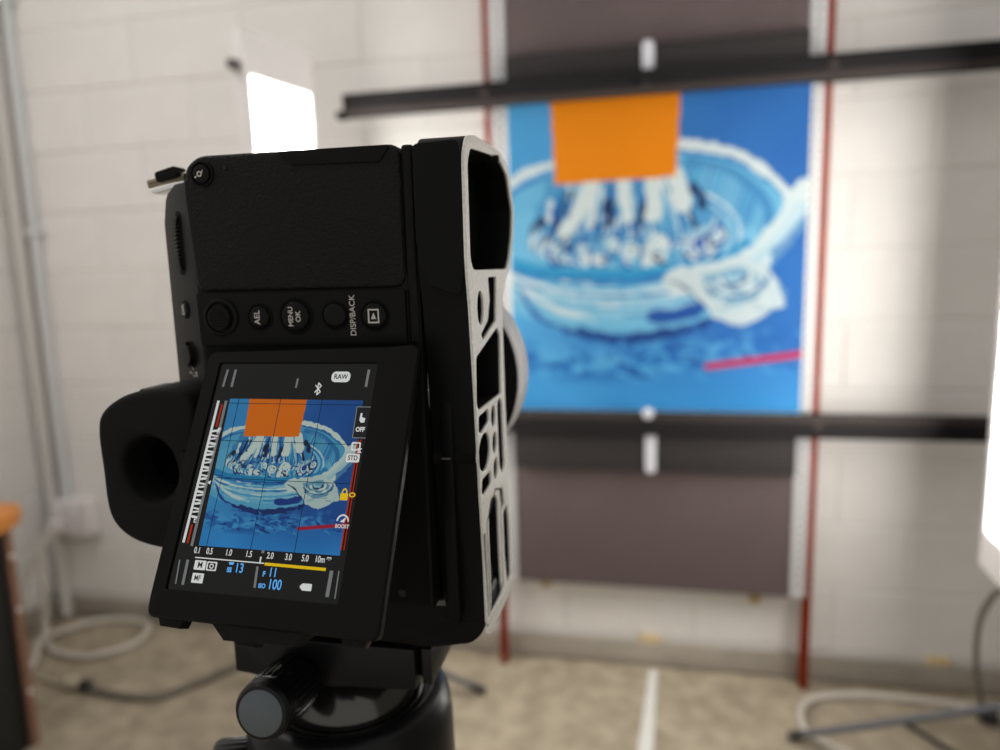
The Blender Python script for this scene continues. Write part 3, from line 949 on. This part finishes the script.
YL = 223.05
b1 = button('button', -133.3, -14.3, 4.4, 3.7)
text('lettering', 'AEL', W(-133.6, YL, -14.3), Z_, -X_, 0.0030, 'legend', b1, bold=0.00003)
b2 = button('button', -119.5, -14.2, 6.0, 5.0)
text('lettering', 'MENU', W(-120.8, YL, -14.2), Z_, -X_, 0.0025, 'legend', b2, bold=0.00004)
text('lettering', 'OK', W(-118.0, YL, -14.2), Z_, -X_, 0.0026, 'legend', b2, bold=0.00004)
b3 = button('button', -104.8, -14.1, 4.7, 4.0)
b4 = button('button', -90.4, -14.4, 4.9, 4.2)
mplate('play_icon', [[(-2.0, -2.4), (2.0, -2.4), (2.0, 2.4), (-2.0, 2.4)], [(-1.5, -1.9), (-1.5, 1.9), (1.5, 1.9), (1.5, -1.9)]], W(-90.4, YL, -14.4), X_, Z_, -Y_, 0.05, 'legend', b4)
mprism('play_icon', [(-0.95, -1.0), (0.95, -1.0), (0, 1.15)], W(-90.4, YL, -14.4), X_, Z_, -Y_, 0.05, 'legend', b4)
bp_ = bpy.data.objects['button_panel']
text('lettering', 'DISP/BACK', W(-98.4, 224.35, -14.2), Z_, -X_, 0.0029, 'legend', bp_, bold=0.00002)

mprism('battery_door', roundpoly([(226, -3), (226, 38), (232, 41.5), (282, 43), (297, 39), (306, 24), (303, 12), (296, 2), (288, -3)], 2.5), W(-79.5, 0, 0), Y_, Z_, X_, 5.0, 'deep', cam, 0.4)
mprism('battery_door', roundpoly([(229.2, 3.8), (229.4, 34.5), (233.6, 39.4), (262, 41.8), (281.6, 42.4), (295.8, 38.0), (305.4, 24.4), (302.4, 13.8), (295.0, 4.2), (289.0, 0.8), (232.4, 0.8)], 2.5), W(-75.5, 0, 0), Y_, Z_, X_, 3.6, 'deep', cam, 0.5)
# round button and small lamp at the upper corner
rb = mlathe('round_button', [(4.5, 0), (4.4, 0.5), (3.9, 0.6), (3.7, 0.0), (0, -0.1)], W(-151.6, 225.0, 35.6), -Y_, 'plastic', cam, 36)
mlathe('cap', [(0, 0), (3.2, 0), (3.1, 0.8), (2.4, 1.1), (0, 1.2)], W(-151.6, 225, 35.6), -Y_, 'cap', rb, 32)
mplate('drive_icon', [arc(0, 0, 1.0, 1.0, 20), arc(0, 0, 0.55, 0.55, 16)], W(-151.9, 223.75, 35.5), X_, Z_, -Y_, 0.05, 'legend', rb)
mprism('drive_icon', [(0.5, 0.5), (1.5, 1.5), (1.1, 0.2)], W(-151.9, 223.75, 35.5), X_, Z_, -Y_, 0.05, 'legend', rb)
mprism('drive_icon', [(-1.7, -1.4), (-1.0, -0.9), (-1.3, -0.5), (-2.0, -1.0)], W(-151.9, 223.75, 35.5), X_, Z_, -Y_, 0.05, 'legend', rb)
mlathe('indicator_lamp', [(0.9, 0), (0.8, 0.3), (0, 0.35)], W(-142.6, 225.05, 37.2), -Y_, 'gloss', cam, 16)

# controls on the chamfered shoulder
CA = V((21.3, -13.5, 0)).normalized()           # to the right across the chamfer
CN = V((13.5, 21.3, 0)).normalized()            # into the body
CO = W(-168.0, 232.34, 0)


def cpt(a, z, d=0.0):
    return CO + CA * (a / 1000) + Z_ * (z / 1000) - CN * (d / 1000)


rd = mplate('rear_dial', [rrect(-2.5, 2.5, -11.5, 11.5, 2.0)], cpt(0.2, 12.6), CA, Z_, -CN, 0.12, 'deep', cam)
for k in range(17):
    a = (k - 8) / 8.5
    zc = 12.6 + 9.6 * math.sin(a * 1.25) / math.sin(1.25)
    h = 1.7 * math.cos(a * 1.3)
    prism('rib', mm([(-2.0, -0.3), (1.3, -0.3), (1.3, 0.3), (-2.0, 0.3)]), cpt(0.0, zc, 0.0), CA, Z_, -CN, (0.3 + h) / 1000, 'plastic', rd, 0.0001, 1)
db = mlathe('round_button', [(3.5, 0), (3.4, 0.25), (3.0, 0.3), (2.8, -0.1), (0, -0.1)], cpt(-0.4, -11.6), -CN, 'deep', cam, 30)
mlathe('cap', [(0, 0), (2.6, 0), (2.5, 0.6), (1.8, 0.85), (0, 0.9)], cpt(-0.4, -11.6), -CN, 'cap', db, 28)
text('lettering', 'DR', cpt(-0.4, -11.6, 1.05), Z_, -CA, 0.0030, 'legend', db, bold=0.00004)
fd = mlathe('focus_dial', [(5.0, 0), (5.0, 0.25), (4.6, 0.3), (0, 0.3)], cpt(0.6, -28.6), -CN, 'deep', cam, 36)
mlathe('dial_cap', [(0, 0), (3.9, 0), (3.9, 1.6), (3.5, 2.0), (0, 2.1)], cpt(0.3, -28.8), -CN, 'plastic', fd, 32)
prism('pointer', mm([(-1.2, 3.4), (1.2, 3.4), (0.6, 5.2), (-0.8, 5.2)]), cpt(-0.6, -28.8), CA, Z_, -CN, 0.0016, 'plastic', fd, 0.0002)
prism('index_mark', mm([(-0.4, -3.5), (0.2, -3.7), (1.8, -5.2), (1.3, -5.4)]), cpt(0.3, -28.8), CA, Z_, -CN, 0.0003, 'legend', fd)
for s, a, z in (('S', -1.0, -35.4), ('C', 1.6, -36.0), ('M', 4.2, -35.6)):
    text('lettering', s, cpt(a, z, 0.1), Z_, -CA, 0.0027, 'legend', fd, bold=0.00003)

# strap lug with split ring
sl = tube('strap_lug', [W(-170, 247, 39.4), W(-176, 246.5, 38.8), W(-188.5, 245, 36.9)], 0.0011, 'goldish', cam, 10, 4)
tube('split_ring', [W(-188.8, 245.5, 35.6), W(-180, 247, 37.4), W(-171, 248, 38.6)], 0.0010, 'goldish', sl, 10, 4)
mprism('ring_guard', roundpoly([(-183.8, 36.4), (-184.4, 40.2), (-175.4, 42.3), (-174.2, 38.5)], 1.2), W(0, 243, 0), X_, Z_, Y_, 7, 'rubber', sl, 0.6)
mprism('chrome_tab', roundpoly([(-187.4, 33.6), (-186.6, 32.4), (-172.6, 35.2), (-172.2, 36.8)], 0.8), W(0, 244, 0), X_, Z_, Y_, 6, 'chrome', sl, 0.5)
mbox('lug_post', -172, -166, 243, 252, 33, 39.5, 'plastic', sl, 1.2)

# viewfinder
vf = mprism('viewfinder_housing', roundpoly([(-191, -95), (-191, -45), (-185, -40.6), (-160, -40.0), (-160, -96)], 5), W(0, 228, 0), X_, Z_, Y_, 48, 'plastic', cam, 1.5)
cup = smooth_path([(x, z, 0) for x, z in [(-171, -38.6), (-183, -41.6), (-191, -47), (-193.2, -54), (-193.0, -68.3), (-192.7, -83), (-190, -90), (-183.5, -94.6), (-173.3, -97), (-161, -97.3), (-156, -92), (-155, -67), (-156, -44), (-161, -38.6)]], 6, True)
ec = mplate('eyecup', [[(-174.5 + (p.x + 174.5) * 0.93, -68 + (p.y + 68) * 0.92) for p in cup], arc(-174.2, -67.5, 13.6, 14.6, 40)[::-1]], W(0, 211.5, 0), X_, Z_, Y_, 16.8, 'rubber', vf, 2.6)
mlathe('eyecup_rim', [(14.2, 0.6), (13.2, 0.0), (12.2, -0.2), (11.6, -1.2), (11.2, -6.0), (10.6, -14.5), (14.5, -14.5)], W(-174.2, 213.2, -67.5), -Y_, 'rubber', vf, 48, cap=False)
mlathe('eyepiece_lens', [(0, 0.3), (6, 0.2), (10.8, 0)], W(-174.2, 227.0, -67.5), -Y_, 'glass', vf, 40, cap=False)
mbox('diopter_tab', -160.2, -157.9, 210.6, 214, -74, -60, 'plastic', vf, 0.7)
mbox('housing_ridge', -181, -166, 219, 234, -41.4, -39.5, 'plastic', vf, 0.8)

# lens
ln_ = mlathe('lens', [(38, 0), (40, 1), (43.5, 6), (43.8, 20), (43.0, 20.4), (43.0, 24.4), (47.6, 25), (48.0, 28), (48.0, 52), (47.2, 55), (43, 55.5), (42, 50), (0, 48)], W(-104, 276, -48), Y_, 'rubber', cam, 64)
mlathe('focus_ring', [(48.05, 0), (48.5, 0.6), (48.5, 26), (47.8, 27.5), (47.6, 27.6)], W(-104, 301.5, -48), Y_, 'lensgrey', ln_, 64, cap=False)

# ------------------------------------------------------------------ tilting screen
lo = V((-145.86, 218, -30.03))
lu = V((59.09, -2.24, 0.36)).normalized()
lv = V((-2.58, -35.16, -66.85))
lv = (lv - lu * lu.dot(lv)).normalized()
lnn = lu.cross(lv)                              # away from the viewer


def LP(a, b, d=0.0):
    p = lo + lu * a + lv * b - lnn * d
    return W(*p)


scr = bpy.data.objects.new('tilt_screen', None)
scr.empty_display_size = 0.02
COL.objects.link(scr)
scr.parent = cam
scr.location = LP(30, 40, -6) - cam.location
bm = bmesh.new()
front = [(-5.2, -4.0), (64.5, -5.6), (63.5, 82.2), (-6.6, 80.8)]
outer = [(-5.8, -4.5), (73.0, -7.0), (71.8, 85.2), (-7.4, 84.6)]
rings = []
o2 = [(-5.4, -4.2), (72.4, -6.5), (71.2, 84.6), (-7.0, 84.0)]
for pts, d in ((front, 0.6), (o2, 0.0), (outer, -0.8), (outer, -3.2), ([(-3, -2), (68, -4), (67, 81), (-4, 81)], -9.6), ([(-2, 0), (66, -2), (66, 78), (-2, 78)], -11)):
    rings.append([bm.verts.new(LP(a, b, d)) for a, b in roundpoly(pts, 3.0, 4)])
NR = len(rings[0])
for q, w in zip(rings[:-1], rings[1:]):
    for i in range(NR):
        bm.faces.new((q[i], q[(i + 1) % NR], w[(i + 1) % NR], w[i]))
bm.faces.new(rings[-1])
# front face with a window for the display
dw = [(-0.3, -0.3), (59.4, -0.3), (57.9, 75.9), (-1.9, 75.9)]
inn = [bm.verts.new(LP(a, b, 0.6)) for a, b in roundpoly(dw, 0.9, 4)]
for i in range(NR):
    bm.faces.new((rings[0][i], rings[0][(i + 1) % NR], inn[(i + 1) % NR], inn[i]))
inn2 = [bm.verts.new(LP(a, b, -0.4)) for a, b in roundpoly(dw, 0.9, 4)]
for i in range(NR):
    bm.faces.new((inn[i], inn[(i + 1) % NR], inn2[(i + 1) % NR], inn2[i]))
bm.faces.new(inn2)
frombm('bezel', bm, 'plastic2', scr, 25)
gl = mprism('display_glass', dw, LP(0, 0, -0.1), lu, lv, lnn, 0.25, 'gloss', scr)
# tabs along the lower edge
mprism('tab', [(-4.6, 84), (5.4, 84), (4.2, 87.3), (-3.0, 87.0)], LP(0, 0, -2.2), lu, lv, lnn, 5, 'plastic', scr, 0.4)
mprism('hinge_tab', [(14.5, 83.6), (49.5, 83.8), (44.5, 88.9), (21.0, 89.2)], LP(0, 0, -1.2), lu, lv, lnn, 7, 'plastic', scr, 0.5)
mprism('hinge_tab', [(24, 88.5), (32, 88.5), (31, 90.4), (25, 90.4)], LP(0, 0, -2.5), lu, lv, lnn, 5, 'plastic', scr, 0.4)
mprism('tab', [(58.5, 84.6), (67.4, 84.6), (66.2, 87.4), (60.0, 87.2)], LP(0, 0, -2.2), lu, lv, lnn, 5, 'plastic', scr, 0.4)
mbox('hinge_bracket', -146, -84, 219.5, 228, -44, -29, 'deep', cam, 0.8)
prism('hinge_arm', mm([(-0.5, -1.5), (0.5, -1.5), (0.5, 1.5), (-0.5, 1.5)]), W(-112, 227, -80), X_ * 40, Z_ * 8, -Y_, 0.028, 'deep', cam)

mbox('gap_shade_sheet', -156.5, -76.0, 225.3, 227.0, -118.5, -24.7, 'deep', cam, 0.2)  # black sheet on the body, paints the shade in the gap behind the screen
# live picture on the display
MAT['live'] = attr_mat('live_view', 0.48)
lv_np, lu_np = np.array(lv), np.array(lu)
P0 = LP(6.5, 12.7, 0.05)
art_mesh('live_picture', P0, lu_np, lv_np, 0.0494, 0.0492, 'live', scr, (0.90, 0.97, 0.94), 1.3)


def ui_poly(name, pts, material, d=0.12):
    return mprism(name, pts, LP(0, 0, d), lu, lv, lnn, 0.02, material, scr)


def ui_bar(name, p, q, w, material, d=0.12):
    p, q = Vector(p), Vector(q)
    t = (q - p).normalized()
    nn = Vector((-t.y, t.x)) * (w / 2)
    return ui_poly(name, [tuple(p + nn), tuple(q + nn), tuple(q - nn), tuple(p - nn)], material, d)


def ui_text(s, a, b, size, material, squash=0.8, bold=0.00004, name='screen_text'):
    return text(name, s, LP(a, b, 0.14), lu, -lv, size / 1000, material, scr, 0.00002, bold, squash)


# framing grid over the picture
for a in (10.0, 25.9, 41.2):
    ui_bar('grid_line', (a, 12.7), (a - 0.6, 61.9), 0.22, 'ui_line', 0.09)
for b in (14.3, 27.4, 40.0):
    ui_bar('grid_line', (6.5, b), (55.9, b), 0.20, 'ui_line', 0.09)
# grey brackets
for p, q, w in (((3.2, 2.2), (2.7, 8.5), 0.8), ((6.35, 2.2), (6.1, 8.5), 0.9), ((30.9, 5.3), (30.75, 8.6), 0.7), ((56.3, 2.1), (56.1, 8.1), 0.9),
                ((0.8, 66.7), (1.2, 74.1), 0.5), ((3.75, 66.5), (3.8, 74.2), 1.0), ((54.0, 66.4), (53.8, 74.0), 1.2), ((56.4, 66.3), (56.4, 74.3), 0.4),
                ((28.9, 66.9), (29.2, 73.2), 0.8)):
    ui_bar('screen_bar', p, q, w, 'ui_grey')
# focus scale at the left
ui_bar('screen_bar', (2.2, 13.5), (0.7, 61.3), 0.9, 'ui_white')
ui_bar('screen_bar', (5.2, 13.5), (4.0, 62.2), 1.0, 'ui_grey')
ui_bar('screen_bar', (3.9, 14.8), (3.6, 22.8), 0.7, 'ui_red')
ui_bar('screen_bar', (2.5, 55.5), (2.3, 61.4), 0.7, 'ui_red')
for k in range(22):
    b = 24.3 + k * 1.36
    ui_bar('screen_tick', (2.2 - k * 0.03, b), (4.9 - k * 0.04, b + (0.35 if k % 2 else -0.35)), 0.55 if k % 3 else 0.75, 'ui_white')
ui_poly('screen_marker', [(4.4, 23.0), (5.6, 23.0), (5.4, 25.0), (4.2, 25.0)], 'ui_white')
ui_poly('screen_marker', [(4.6, 41.6), (6.0, 40.9), (5.8, 42.3)], 'ui_white')
ui_text('E', 3.2, 54.0, 2.6, 'ui_white')
# red lines at the right
ui_bar('screen_bar', (56.3, 25.8), (56.0, 60.2), 0.45, 'ui_red')
ui_bar('screen_bar', (57.2, 25.8), (57.0, 60.2), 0.35, 'ui_red')
# badges
mplate('screen_badge', [rrect(43.2, 50.0, 2.8, 6.5, 1.5)], LP(0, 0, 0.12), lu, lv, lnn, 0.02, 'ui_white', scr)
ui_text('RAW', 46.6, 4.65, 2.4, 'ui_dark', 0.9, 0.00005)
for p, q in (((37.9, 7.6), (40.0, 9.9)), ((40.0, 9.9), (38.9, 11.0)), ((38.9, 11.0), (38.9, 6.8)), ((38.9, 6.8), (40.0, 7.9)), ((40.0, 7.9), (37.9, 10.2))):
    ui_bar('bluetooth_icon', p, q, 0.38, 'ui_white')
ui_poly('touch_box', [(54.1, 14.9), (58.9, 14.9), (58.9, 25.2), (54.1, 25.2)], 'ui_dark', 0.10)
ui_bar('touch_box_edge', (54.1, 14.9), (54.1, 25.2), 0.3, 'ui_grey')
ui_bar('touch_box_edge', (54.1, 14.9), (58.9, 14.9), 0.3, 'ui_grey')
ui_bar('touch_box_edge', (54.1, 25.2), (58.9, 25.2), 0.3, 'ui_grey')
ui_poly('touch_icon', [(55.7, 17.0), (56.3, 17.0), (56.4, 18.4), (57.6, 18.7), (57.4, 20.1), (56.2, 20.2), (55.6, 19.4)], 'ui_white')
ui_text('OFF', 56.4, 22.5, 2.1, 'ui_white', 0.85, 0.00008)
mplate('single_frame_icon', [rrect(54.2, 57.4, 26.6, 29.4, 0.5), rrect(54.7, 56.9, 27.1, 28.9, 0.3)], LP(0, 0, 0.12), lu, lv, lnn, 0.02, 'ui_white', scr)
ui_poly('timer_icon', [(56.2, 28.6), (58.0, 28.6), (57.4, 29.3), (58.0, 30.1), (56.4, 30.1), (57.0, 29.3)], 'ui_white')
mplate('screen_badge', [rrect(53.0, 57.6, 30.4, 33.2, 0.5)], LP(0, 0, 0.12), lu, lv, lnn, 0.02, 'ui_white', scr)
ui_text('STD', 55.3, 31.8, 2.1, 'ui_dark', 0.9, 0.00004)
mplate('lock_icon', [rrect(53.0, 55.6, 43.0, 45.2, 0.25)], LP(0, 0, 0.12), lu, lv, lnn, 0.02, 'ui_yellow', scr)
mplate('lock_icon', [arc(54.3, 43.0, 1.0, 1.6, 20), arc(54.3, 43.0, 0.55, 1.1, 16)], LP(0, 0, 0.12), lu, lv, lnn, 0.02, 'ui_yellow', scr)
mplate('lock_icon', [arc(57.0, 43.4, 1.1, 0.8, 20), arc(57.0, 43.4, 0.6, 0.4, 16)], LP(0, 0, 0.12), lu, lv, lnn, 0.02, 'ui_yellow', scr)
mplate('boost_icon', [arc(55.1, 51.6, 2.1, 2.1, 20, 180, 360) + arc(55.1, 51.6, 1.6, 1.6, 20, 360, 180)], LP(0, 0, 0.12), lu, lv, lnn, 0.02, 'ui_white', scr)
ui_poly('boost_icon', [(54.2, 51.8), (56.2, 50.2), (55.6, 52.0)], 'ui_white')
ui_text('BOOST', 55.2, 53.2, 1.6, 'ui_white', 0.9, 0.00003)
# distance scale
for s, a in (('0.1', 6.5), ('0.5', 11.0), ('1.0', 17.9), ('1.5', 25.1), ('2.0', 32.6), ('3.0', 38.9), ('5.0', 44.6), ('10m', 49.6)):
    ui_text(s, a, 63.45, 2.7, 'ui_white', 0.72)
ui_text('\u221e', 52.6, 63.0, 2.2, 'ui_white', 0.8)
ui_bar('scale_line', (6.2, 65.6), (31.0, 65.8), 0.35, 'ui_white')
ui_bar('scale_line', (31.2, 65.95), (52.0, 66.2), 0.9, 'ui_yellow')
ui_poly('screen_marker', [(29.2, 63.9), (29.7, 63.9), (29.7, 66.0), (29.2, 66.0)], 'ui_white')
ui_poly('screen_marker', [(29.3, 61.9), (30.3, 61.9), (30.3, 62.8), (29.3, 62.8)], 'ui_grey')
# exposure read-outs
mplate('screen_badge', [rrect(6.5, 10.6, 66.4, 69.3, 0.2)], LP(0, 0, 0.12), lu, lv, lnn, 0.02, 'ui_white', scr)
ui_text('M', 8.6, 67.85, 2.7, 'ui_dark', 0.9, 0.00003)
mplate('meter_icon', [rrect(10.9, 14.6, 66.5, 69.3, 0.4), rrect(11.4, 14.1, 66.9, 68.9, 0.3)], LP(0, 0, 0.12), lu, lv, lnn, 0.02, 'ui_white', scr)
mplate('meter_icon', [arc(12.75, 67.9, 0.8, 0.8, 16), arc(12.75, 67.9, 0.45, 0.45, 12)], LP(0, 0, 0.12), lu, lv, lnn, 0.02, 'ui_white', scr)
ui_text('SS', 19.3, 68.6, 2.0, 'ui_blue', 0.9, 0.00008)
ui_poly('screen_marker', [(18.6, 66.2), (20.6, 66.2), (20.2, 67.0), (19.0, 67.0)], 'ui_blue')
ui_text('13', 22.7, 67.9, 4.0, 'ui_blue', 0.8)
ui_text('F', 31.6, 69.0, 2.2, 'ui_blue', 0.9, 0.00008)
ui_text('11', 34.6, 68.4, 3.9, 'ui_blue', 0.8)
ui_text('ISO', 31.6, 72.5, 1.8, 'ui_blue', 0.9, 0.00006)
ui_text('100', 35.9, 71.9, 4.2, 'ui_blue', 0.75)
mplate('screen_badge', [rrect(6.6, 10.7, 70.3, 73.3, 0.2)], LP(0, 0, 0.12), lu, lv, lnn, 0.02, 'ui_white', scr)
ui_text('MF', 8.65, 71.85, 2.3, 'ui_dark', 0.85, 0.00003)
mplate('battery_icon', [roundpoly([(44.2, 71.7), (45.2, 70.7), (48.3, 70.7), (48.3, 72.8), (45.2, 72.8)], 0.3)], LP(0, 0, 0.12), lu, lv, lnn, 0.02, 'ui_white', scr)

# ================================================================== L-BRACKET (top-level, screwed to the camera base)
lb = thing('l_bracket', 'l-shaped camera bracket with silver cut-out base along the right of the camera', 'bracket', W(-65, 258, -143))
XP = -57.3
outline = roundpoly([(223.6, 4), (223.9, 36), (229, 43), (240, 45.0), (283, 46.0), (300, 41.5), (309.2, 25), (306, 13), (297.5, 1.5), (287.5, -4.6), (279.5, -12), (278.6, -26), (279.2, -54), (283, -90), (285.2, -127), (281.5, -132.6), (272, -134), (237.6, -130.6), (236.2, -129), (236.0, -124), (235, -104), (232.2, -80), (229.6, -44), (226.4, -12), (224.2, -2)], 3.0, 3)
holes = [
    roundpoly([(228.2, 3.5), (228.4, 35), (233, 40.2), (262, 42.6), (282, 43.2), (296.5, 38.8), (306.4, 24.5), (303.4, 13.5), (295.6, 3.4), (289.5, -0.2), (232, -0.2)], 2.5),
    roundpoly([(253.5, -3.2), (268, -3.2), (265.8, -19.3), (243.6, -24.6), (240.6, -21.9), (251.6, -18.0), (255.2, -11.1)], 1.0),
    arc(240.6, -13.2, 4.4, 5.6, 20),
    roundpoly([(267.2, -22.8), (272.4, -26.4), (271.4, -48.9), (234.0, -48.2), (231.0, -45.8), (232.3, -29.9)], 1.6),
    roundpoly([(247.6, -51.2), (248.6, -55.4), (236.5, -57.0), (232.4, -55.8), (233.0, -51.2)], 1.4),
    arc(240.0, -65.2, 8.8, 6.4, 28),
    roundpoly([(249.4, -75.2), (248.7, -79.7), (237.1, -80.2), (233.8, -78.6), (235.2, -74.6)], 1.4),
    arc(256.3, -55.4, 3.6, 3.7, 18), arc(257.3, -66.0, 3.6, 3.7, 18), arc(257.9, -76.4, 3.6, 3.7, 18),
    roundpoly([(264.0, -52.4), (269.0, -50.6), (272.8, -54.0), (274.6, -79.6), (269.6, -81.6), (264.9, -77.4)], 2.2),
    roundpoly([(243.6, -90), (247.6, -86.0), (254.8, -86.0), (259.6, -90), (260.6, -112), (262.6, -130.0), (244.2, -128.4)], 2.0),
    roundpoly([(234.6, -95.2), (236.0, -94.2), (238.3, -96.6), (240.4, -128.6), (237.6, -128.2)], 0.8),
    roundpoly([(269.6, -99), (276.6, -97.6), (280.2, -105), (281.6, -129.6), (274.2, -131.6), (270.4, -119)], 1.6),
    roundpoly([(264.8, -86.6), (271.0, -89.2), (272.0, -95.4), (267.2, -97.6)], 1.0),
]
def grow(h, g):
    mx = sum(p[0] for p in h) / len(h)
    my = sum(p[1] for p in h) / len(h)
    ex = max(abs(p[0] - mx) for p in h)
    ey = max(abs(p[1] - my) for p in h)
    return [(mx + (p[0] - mx) * (1 + g / ex), my + (p[1] - my) * (1 + g / ey)) for p in h]


holes = [holes[0]] + [grow(h, 0.75) for h in holes[1:]]
mplate('base_face', [outline] + [h[::-1] for h in holes], W(XP, 0, 0), Y_, Z_, -X_, 1.0, 'silver', lb, 0.3)
mplate('base_wall', [outline] + [h[::-1] for h in holes], W(XP - 1.05, 0, 0), Y_, Z_, -X_, 15.6, 'anod', lb, 0.15)
mplate('dovetail_line', [roundpoly([(239.5, -91.5), (255, -83.6), (264, -86.2), (266, -128), (241.4, -128)], 1.5), roundpoly([(240.3, -91.9), (255, -84.5), (263.2, -86.8), (265.0, -127.2), (242.2, -127.2)], 1.5)[::-1]],
       W(XP + 0.02, 0, 0), Y_, Z_, X_, 0.05, 'anod', lb)
mplate('rear_lip', [roundpoly([(-74.2, 40.6), (-59.0, 41.2), (-58.4, 36), (-58.4, 2), (-60, -8), (-66, -6), (-70.6, -4.5), (-71.8, 3.0), (-74.2, 9)], 2.0)], W(0, 223.4, 0), X_, Z_, Y_, 0.7, 'anod', lb, 0.2)
mbox('rear_rail', -70.5, -66.2, 229.5, 234, -128, -10, 'anod', lb, 0.6)
mprism('side_leg', roundpoly([(-150, -139.6), (-98, -140.4), (-82, -141.8), (-75, -140.2), (-64, -138.6), (-59.2, -134.0), (-58.6, -122.0), (-150, -122.0)], 2.5), W(0, 236.5, 0), X_, Z_, Y_, 46, 'anod', lb, 0.8)
mprism('corner_edge', roundpoly([(237.0, -131.4), (237.2, -134.4), (242, -136.8), (258, -137.6), (274, -137.2), (282.5, -133.4), (272, -134.9)], 0.8), W(XP - 1.0, 0, 0), Y_, Z_, X_, 0.9, 'silver', lb, 0.2)
cs = mlathe('coin_screw', disc_prof(8.2, 2.2, 0.7), W(XP - 5, 252.3, -121.3), X_, 'steel', lb, 36)
mprism('screw_slot', [(-7.6, -0.9), (7.6, -0.9), (7.6, 0.9), (-7.6, 0.9)], W(XP - 2.78, 252.3, -121.3), V((0, 0.5, 0.866)), V((0, -0.866, 0.5)), X_, 0.06, 'deep', cs)
mlathe('inner_stud', disc_prof(5.2, 1.5, 0.4), W(XP - 12, 240.0, -66), X_, 'knobgrey', lb, 24)
tube('hook_pin', [W(XP - 4.5, 229.0, 7.2), W(XP - 4.2, 233.5, 9.6)], 0.0005, 'chrome', lb, 8, 2)
mlathe('rear_screw', disc_prof(1.6, 1.0, 0.3), W(-86, 225.9, -114.5), -Y_, 'headblack', lb, 20)
mprism('glint_sliver', roundpoly([(-81.5, -123.4), (-81, -121.6), (-73.6, -121.2), (-73.2, -120.4), (-72.6, -123.2)], 0.4), W(0, 234.8, 0), X_, Z_, Y_, 3, 'knobgrey', lb, 0.2)  # grey sliver drawn in place of a small glint
mlathe('top_pin', disc_prof(1.6, 5, 0.5), W(XP - 3.0, 270, 41.5), X_, 'anod', lb, 16)
mbox('tether_mark', -70.2, -67.2, 228.9, 229.6, -65.4, -64.8, 'knobgrey', lb, 0.05)

# ================================================================== TRIPOD WITH BALL HEAD
cx, cy = -126, 262
tr = thing('tripod', 'black tripod with ball head and ribbed clamp knob under the camera', 'tripod', W(cx, cy, -1267))
cl = mprism('clamp', roundpoly([(-163.5, -159), (-163.5, -142.9), (-86.5, -142.9), (-86.5, -159.6), (-120, -161.5), (-148, -160.5)], 1.0), W(0, 236, 0), X_, Z_, Y_, 50, 'headblack', tr, 1.2)
mbox('clamp_jaw', -84.5, -80.5, 238, 286, -158, -143.2, 'headblack', cl, 0.8)
mbox('clamp_jaw', -86.8, -84.2, 242, 284, -157, -146, 'deep', cl, 0.2)
kax = V((0.035, -0.985, 0.16)).normalized()
kb = W(-136, 242.0, -160.4)
mlathe('knob_stem', [(5.5, -2), (5.5, 14), (0, 14)], kb, kax, 'headblack', cl, 24)
kn = mlathe('clamp_knob', [(0, 5), (8.2, 5), (9.4, 6.4), (11.0, 10), (11.4, 14), (11.4, 26), (10.9, 28.5), (10.6, 29.2), (10.6, 30.4), (11.0, 31.2), (10.6, 34.4), (9.6, 35.6), (8.6, 35.9), (0, 35.8)], kb, kax, 'headblack', cl, ribs=30, ribd=0.5, ribrange=(3, 6), smooth=30)
mlathe('knob_cap', [(0, 0), (8.4, 0), (8.4, 0.35), (8.1, 0.6), (0, 0.62)], kb + kax * 0.0358, kax, 'knobface', kn, 40)
bm = bmesh.new()
bmesh.ops.create_uvsphere(bm, u_segments=48, v_segments=28, radius=0.0298)
for v in bm.verts:
    v.co += W(cx, cy, -188)
frombm('ball', bm, 'ball', tr, 180)
mlathe('ball_neck', [(18, 0), (14, 3), (13, 10)], W(cx, cy, -169), Z_, 'ball', tr, 40)
mlathe('head_cup', [(29.0, -14), (29.4, -4), (30.4, -1.4), (31.6, -1.0), (32.4, -2.6), (33.4, -2.6), (34.2, -0.4), (36.5, 1.0), (39.2, 0.4), (41.6, -2.2), (43.2, -6.5), (44.0, -14), (44.6, -40), (43.5, -70), (38, -76), (0, -76)], W(cx, cy, -178), Z_, 'headblack', tr, 72)
prism('cup_notch', mm(arc(0, 0, 7, 14, 24)), W(cx + 36, cy - 26.5, -203), V((0.59, 0.81, 0)), Z_, V((0.81, -0.59, 0)), 0.0004, 'deep', tr)
k2 = V((-0.93, -0.36, 0.04)).normalized()
k2o = W(cx - 28, cy - 16, -209)
mlathe('lock_knob', [(0, 0), (7, 0), (7, 9), (12.5, 9.5), (13.6, 11), (13.6, 24), (12.6, 26), (0, 26.2)], k2o, k2, 'headblack', tr, ribs=28, ribd=0.7, ribrange=(4, 5), smooth=30)
mlathe('head_base', [(0, 0), (33, 0), (33, -8), (28, -12), (28, -40), (20, -44), (16, -400), (0, -400)], W(cx, cy, -254), Z_, 'headblack', tr, 48)
mlathe('leg_collar', [(0, 0), (34, 0), (38, -12), (36, -40), (0, -42)], W(cx, cy, -330), Z_, 'headblack', tr, 40)
for k in range(3):
    an = math.radians(250 + 120 * k)
    h0 = W(cx + 30 * math.cos(an), cy + 30 * math.sin(an), -350)
    f0 = W(cx + 430 * math.cos(an), cy + 430 * math.sin(an), -1255)
    lg = tube('leg', [h0, h0.lerp(f0, 0.5)], 0.014, 'headblack', tr, 14, 2)
    tube('leg_tube', [h0.lerp(f0, 0.48), f0], 0.010, 'headblack', lg, 12, 2)
    tube('rubber_foot', [h0.lerp(f0, 0.985), f0], 0.0125, 'rubber', lg, 12, 2)
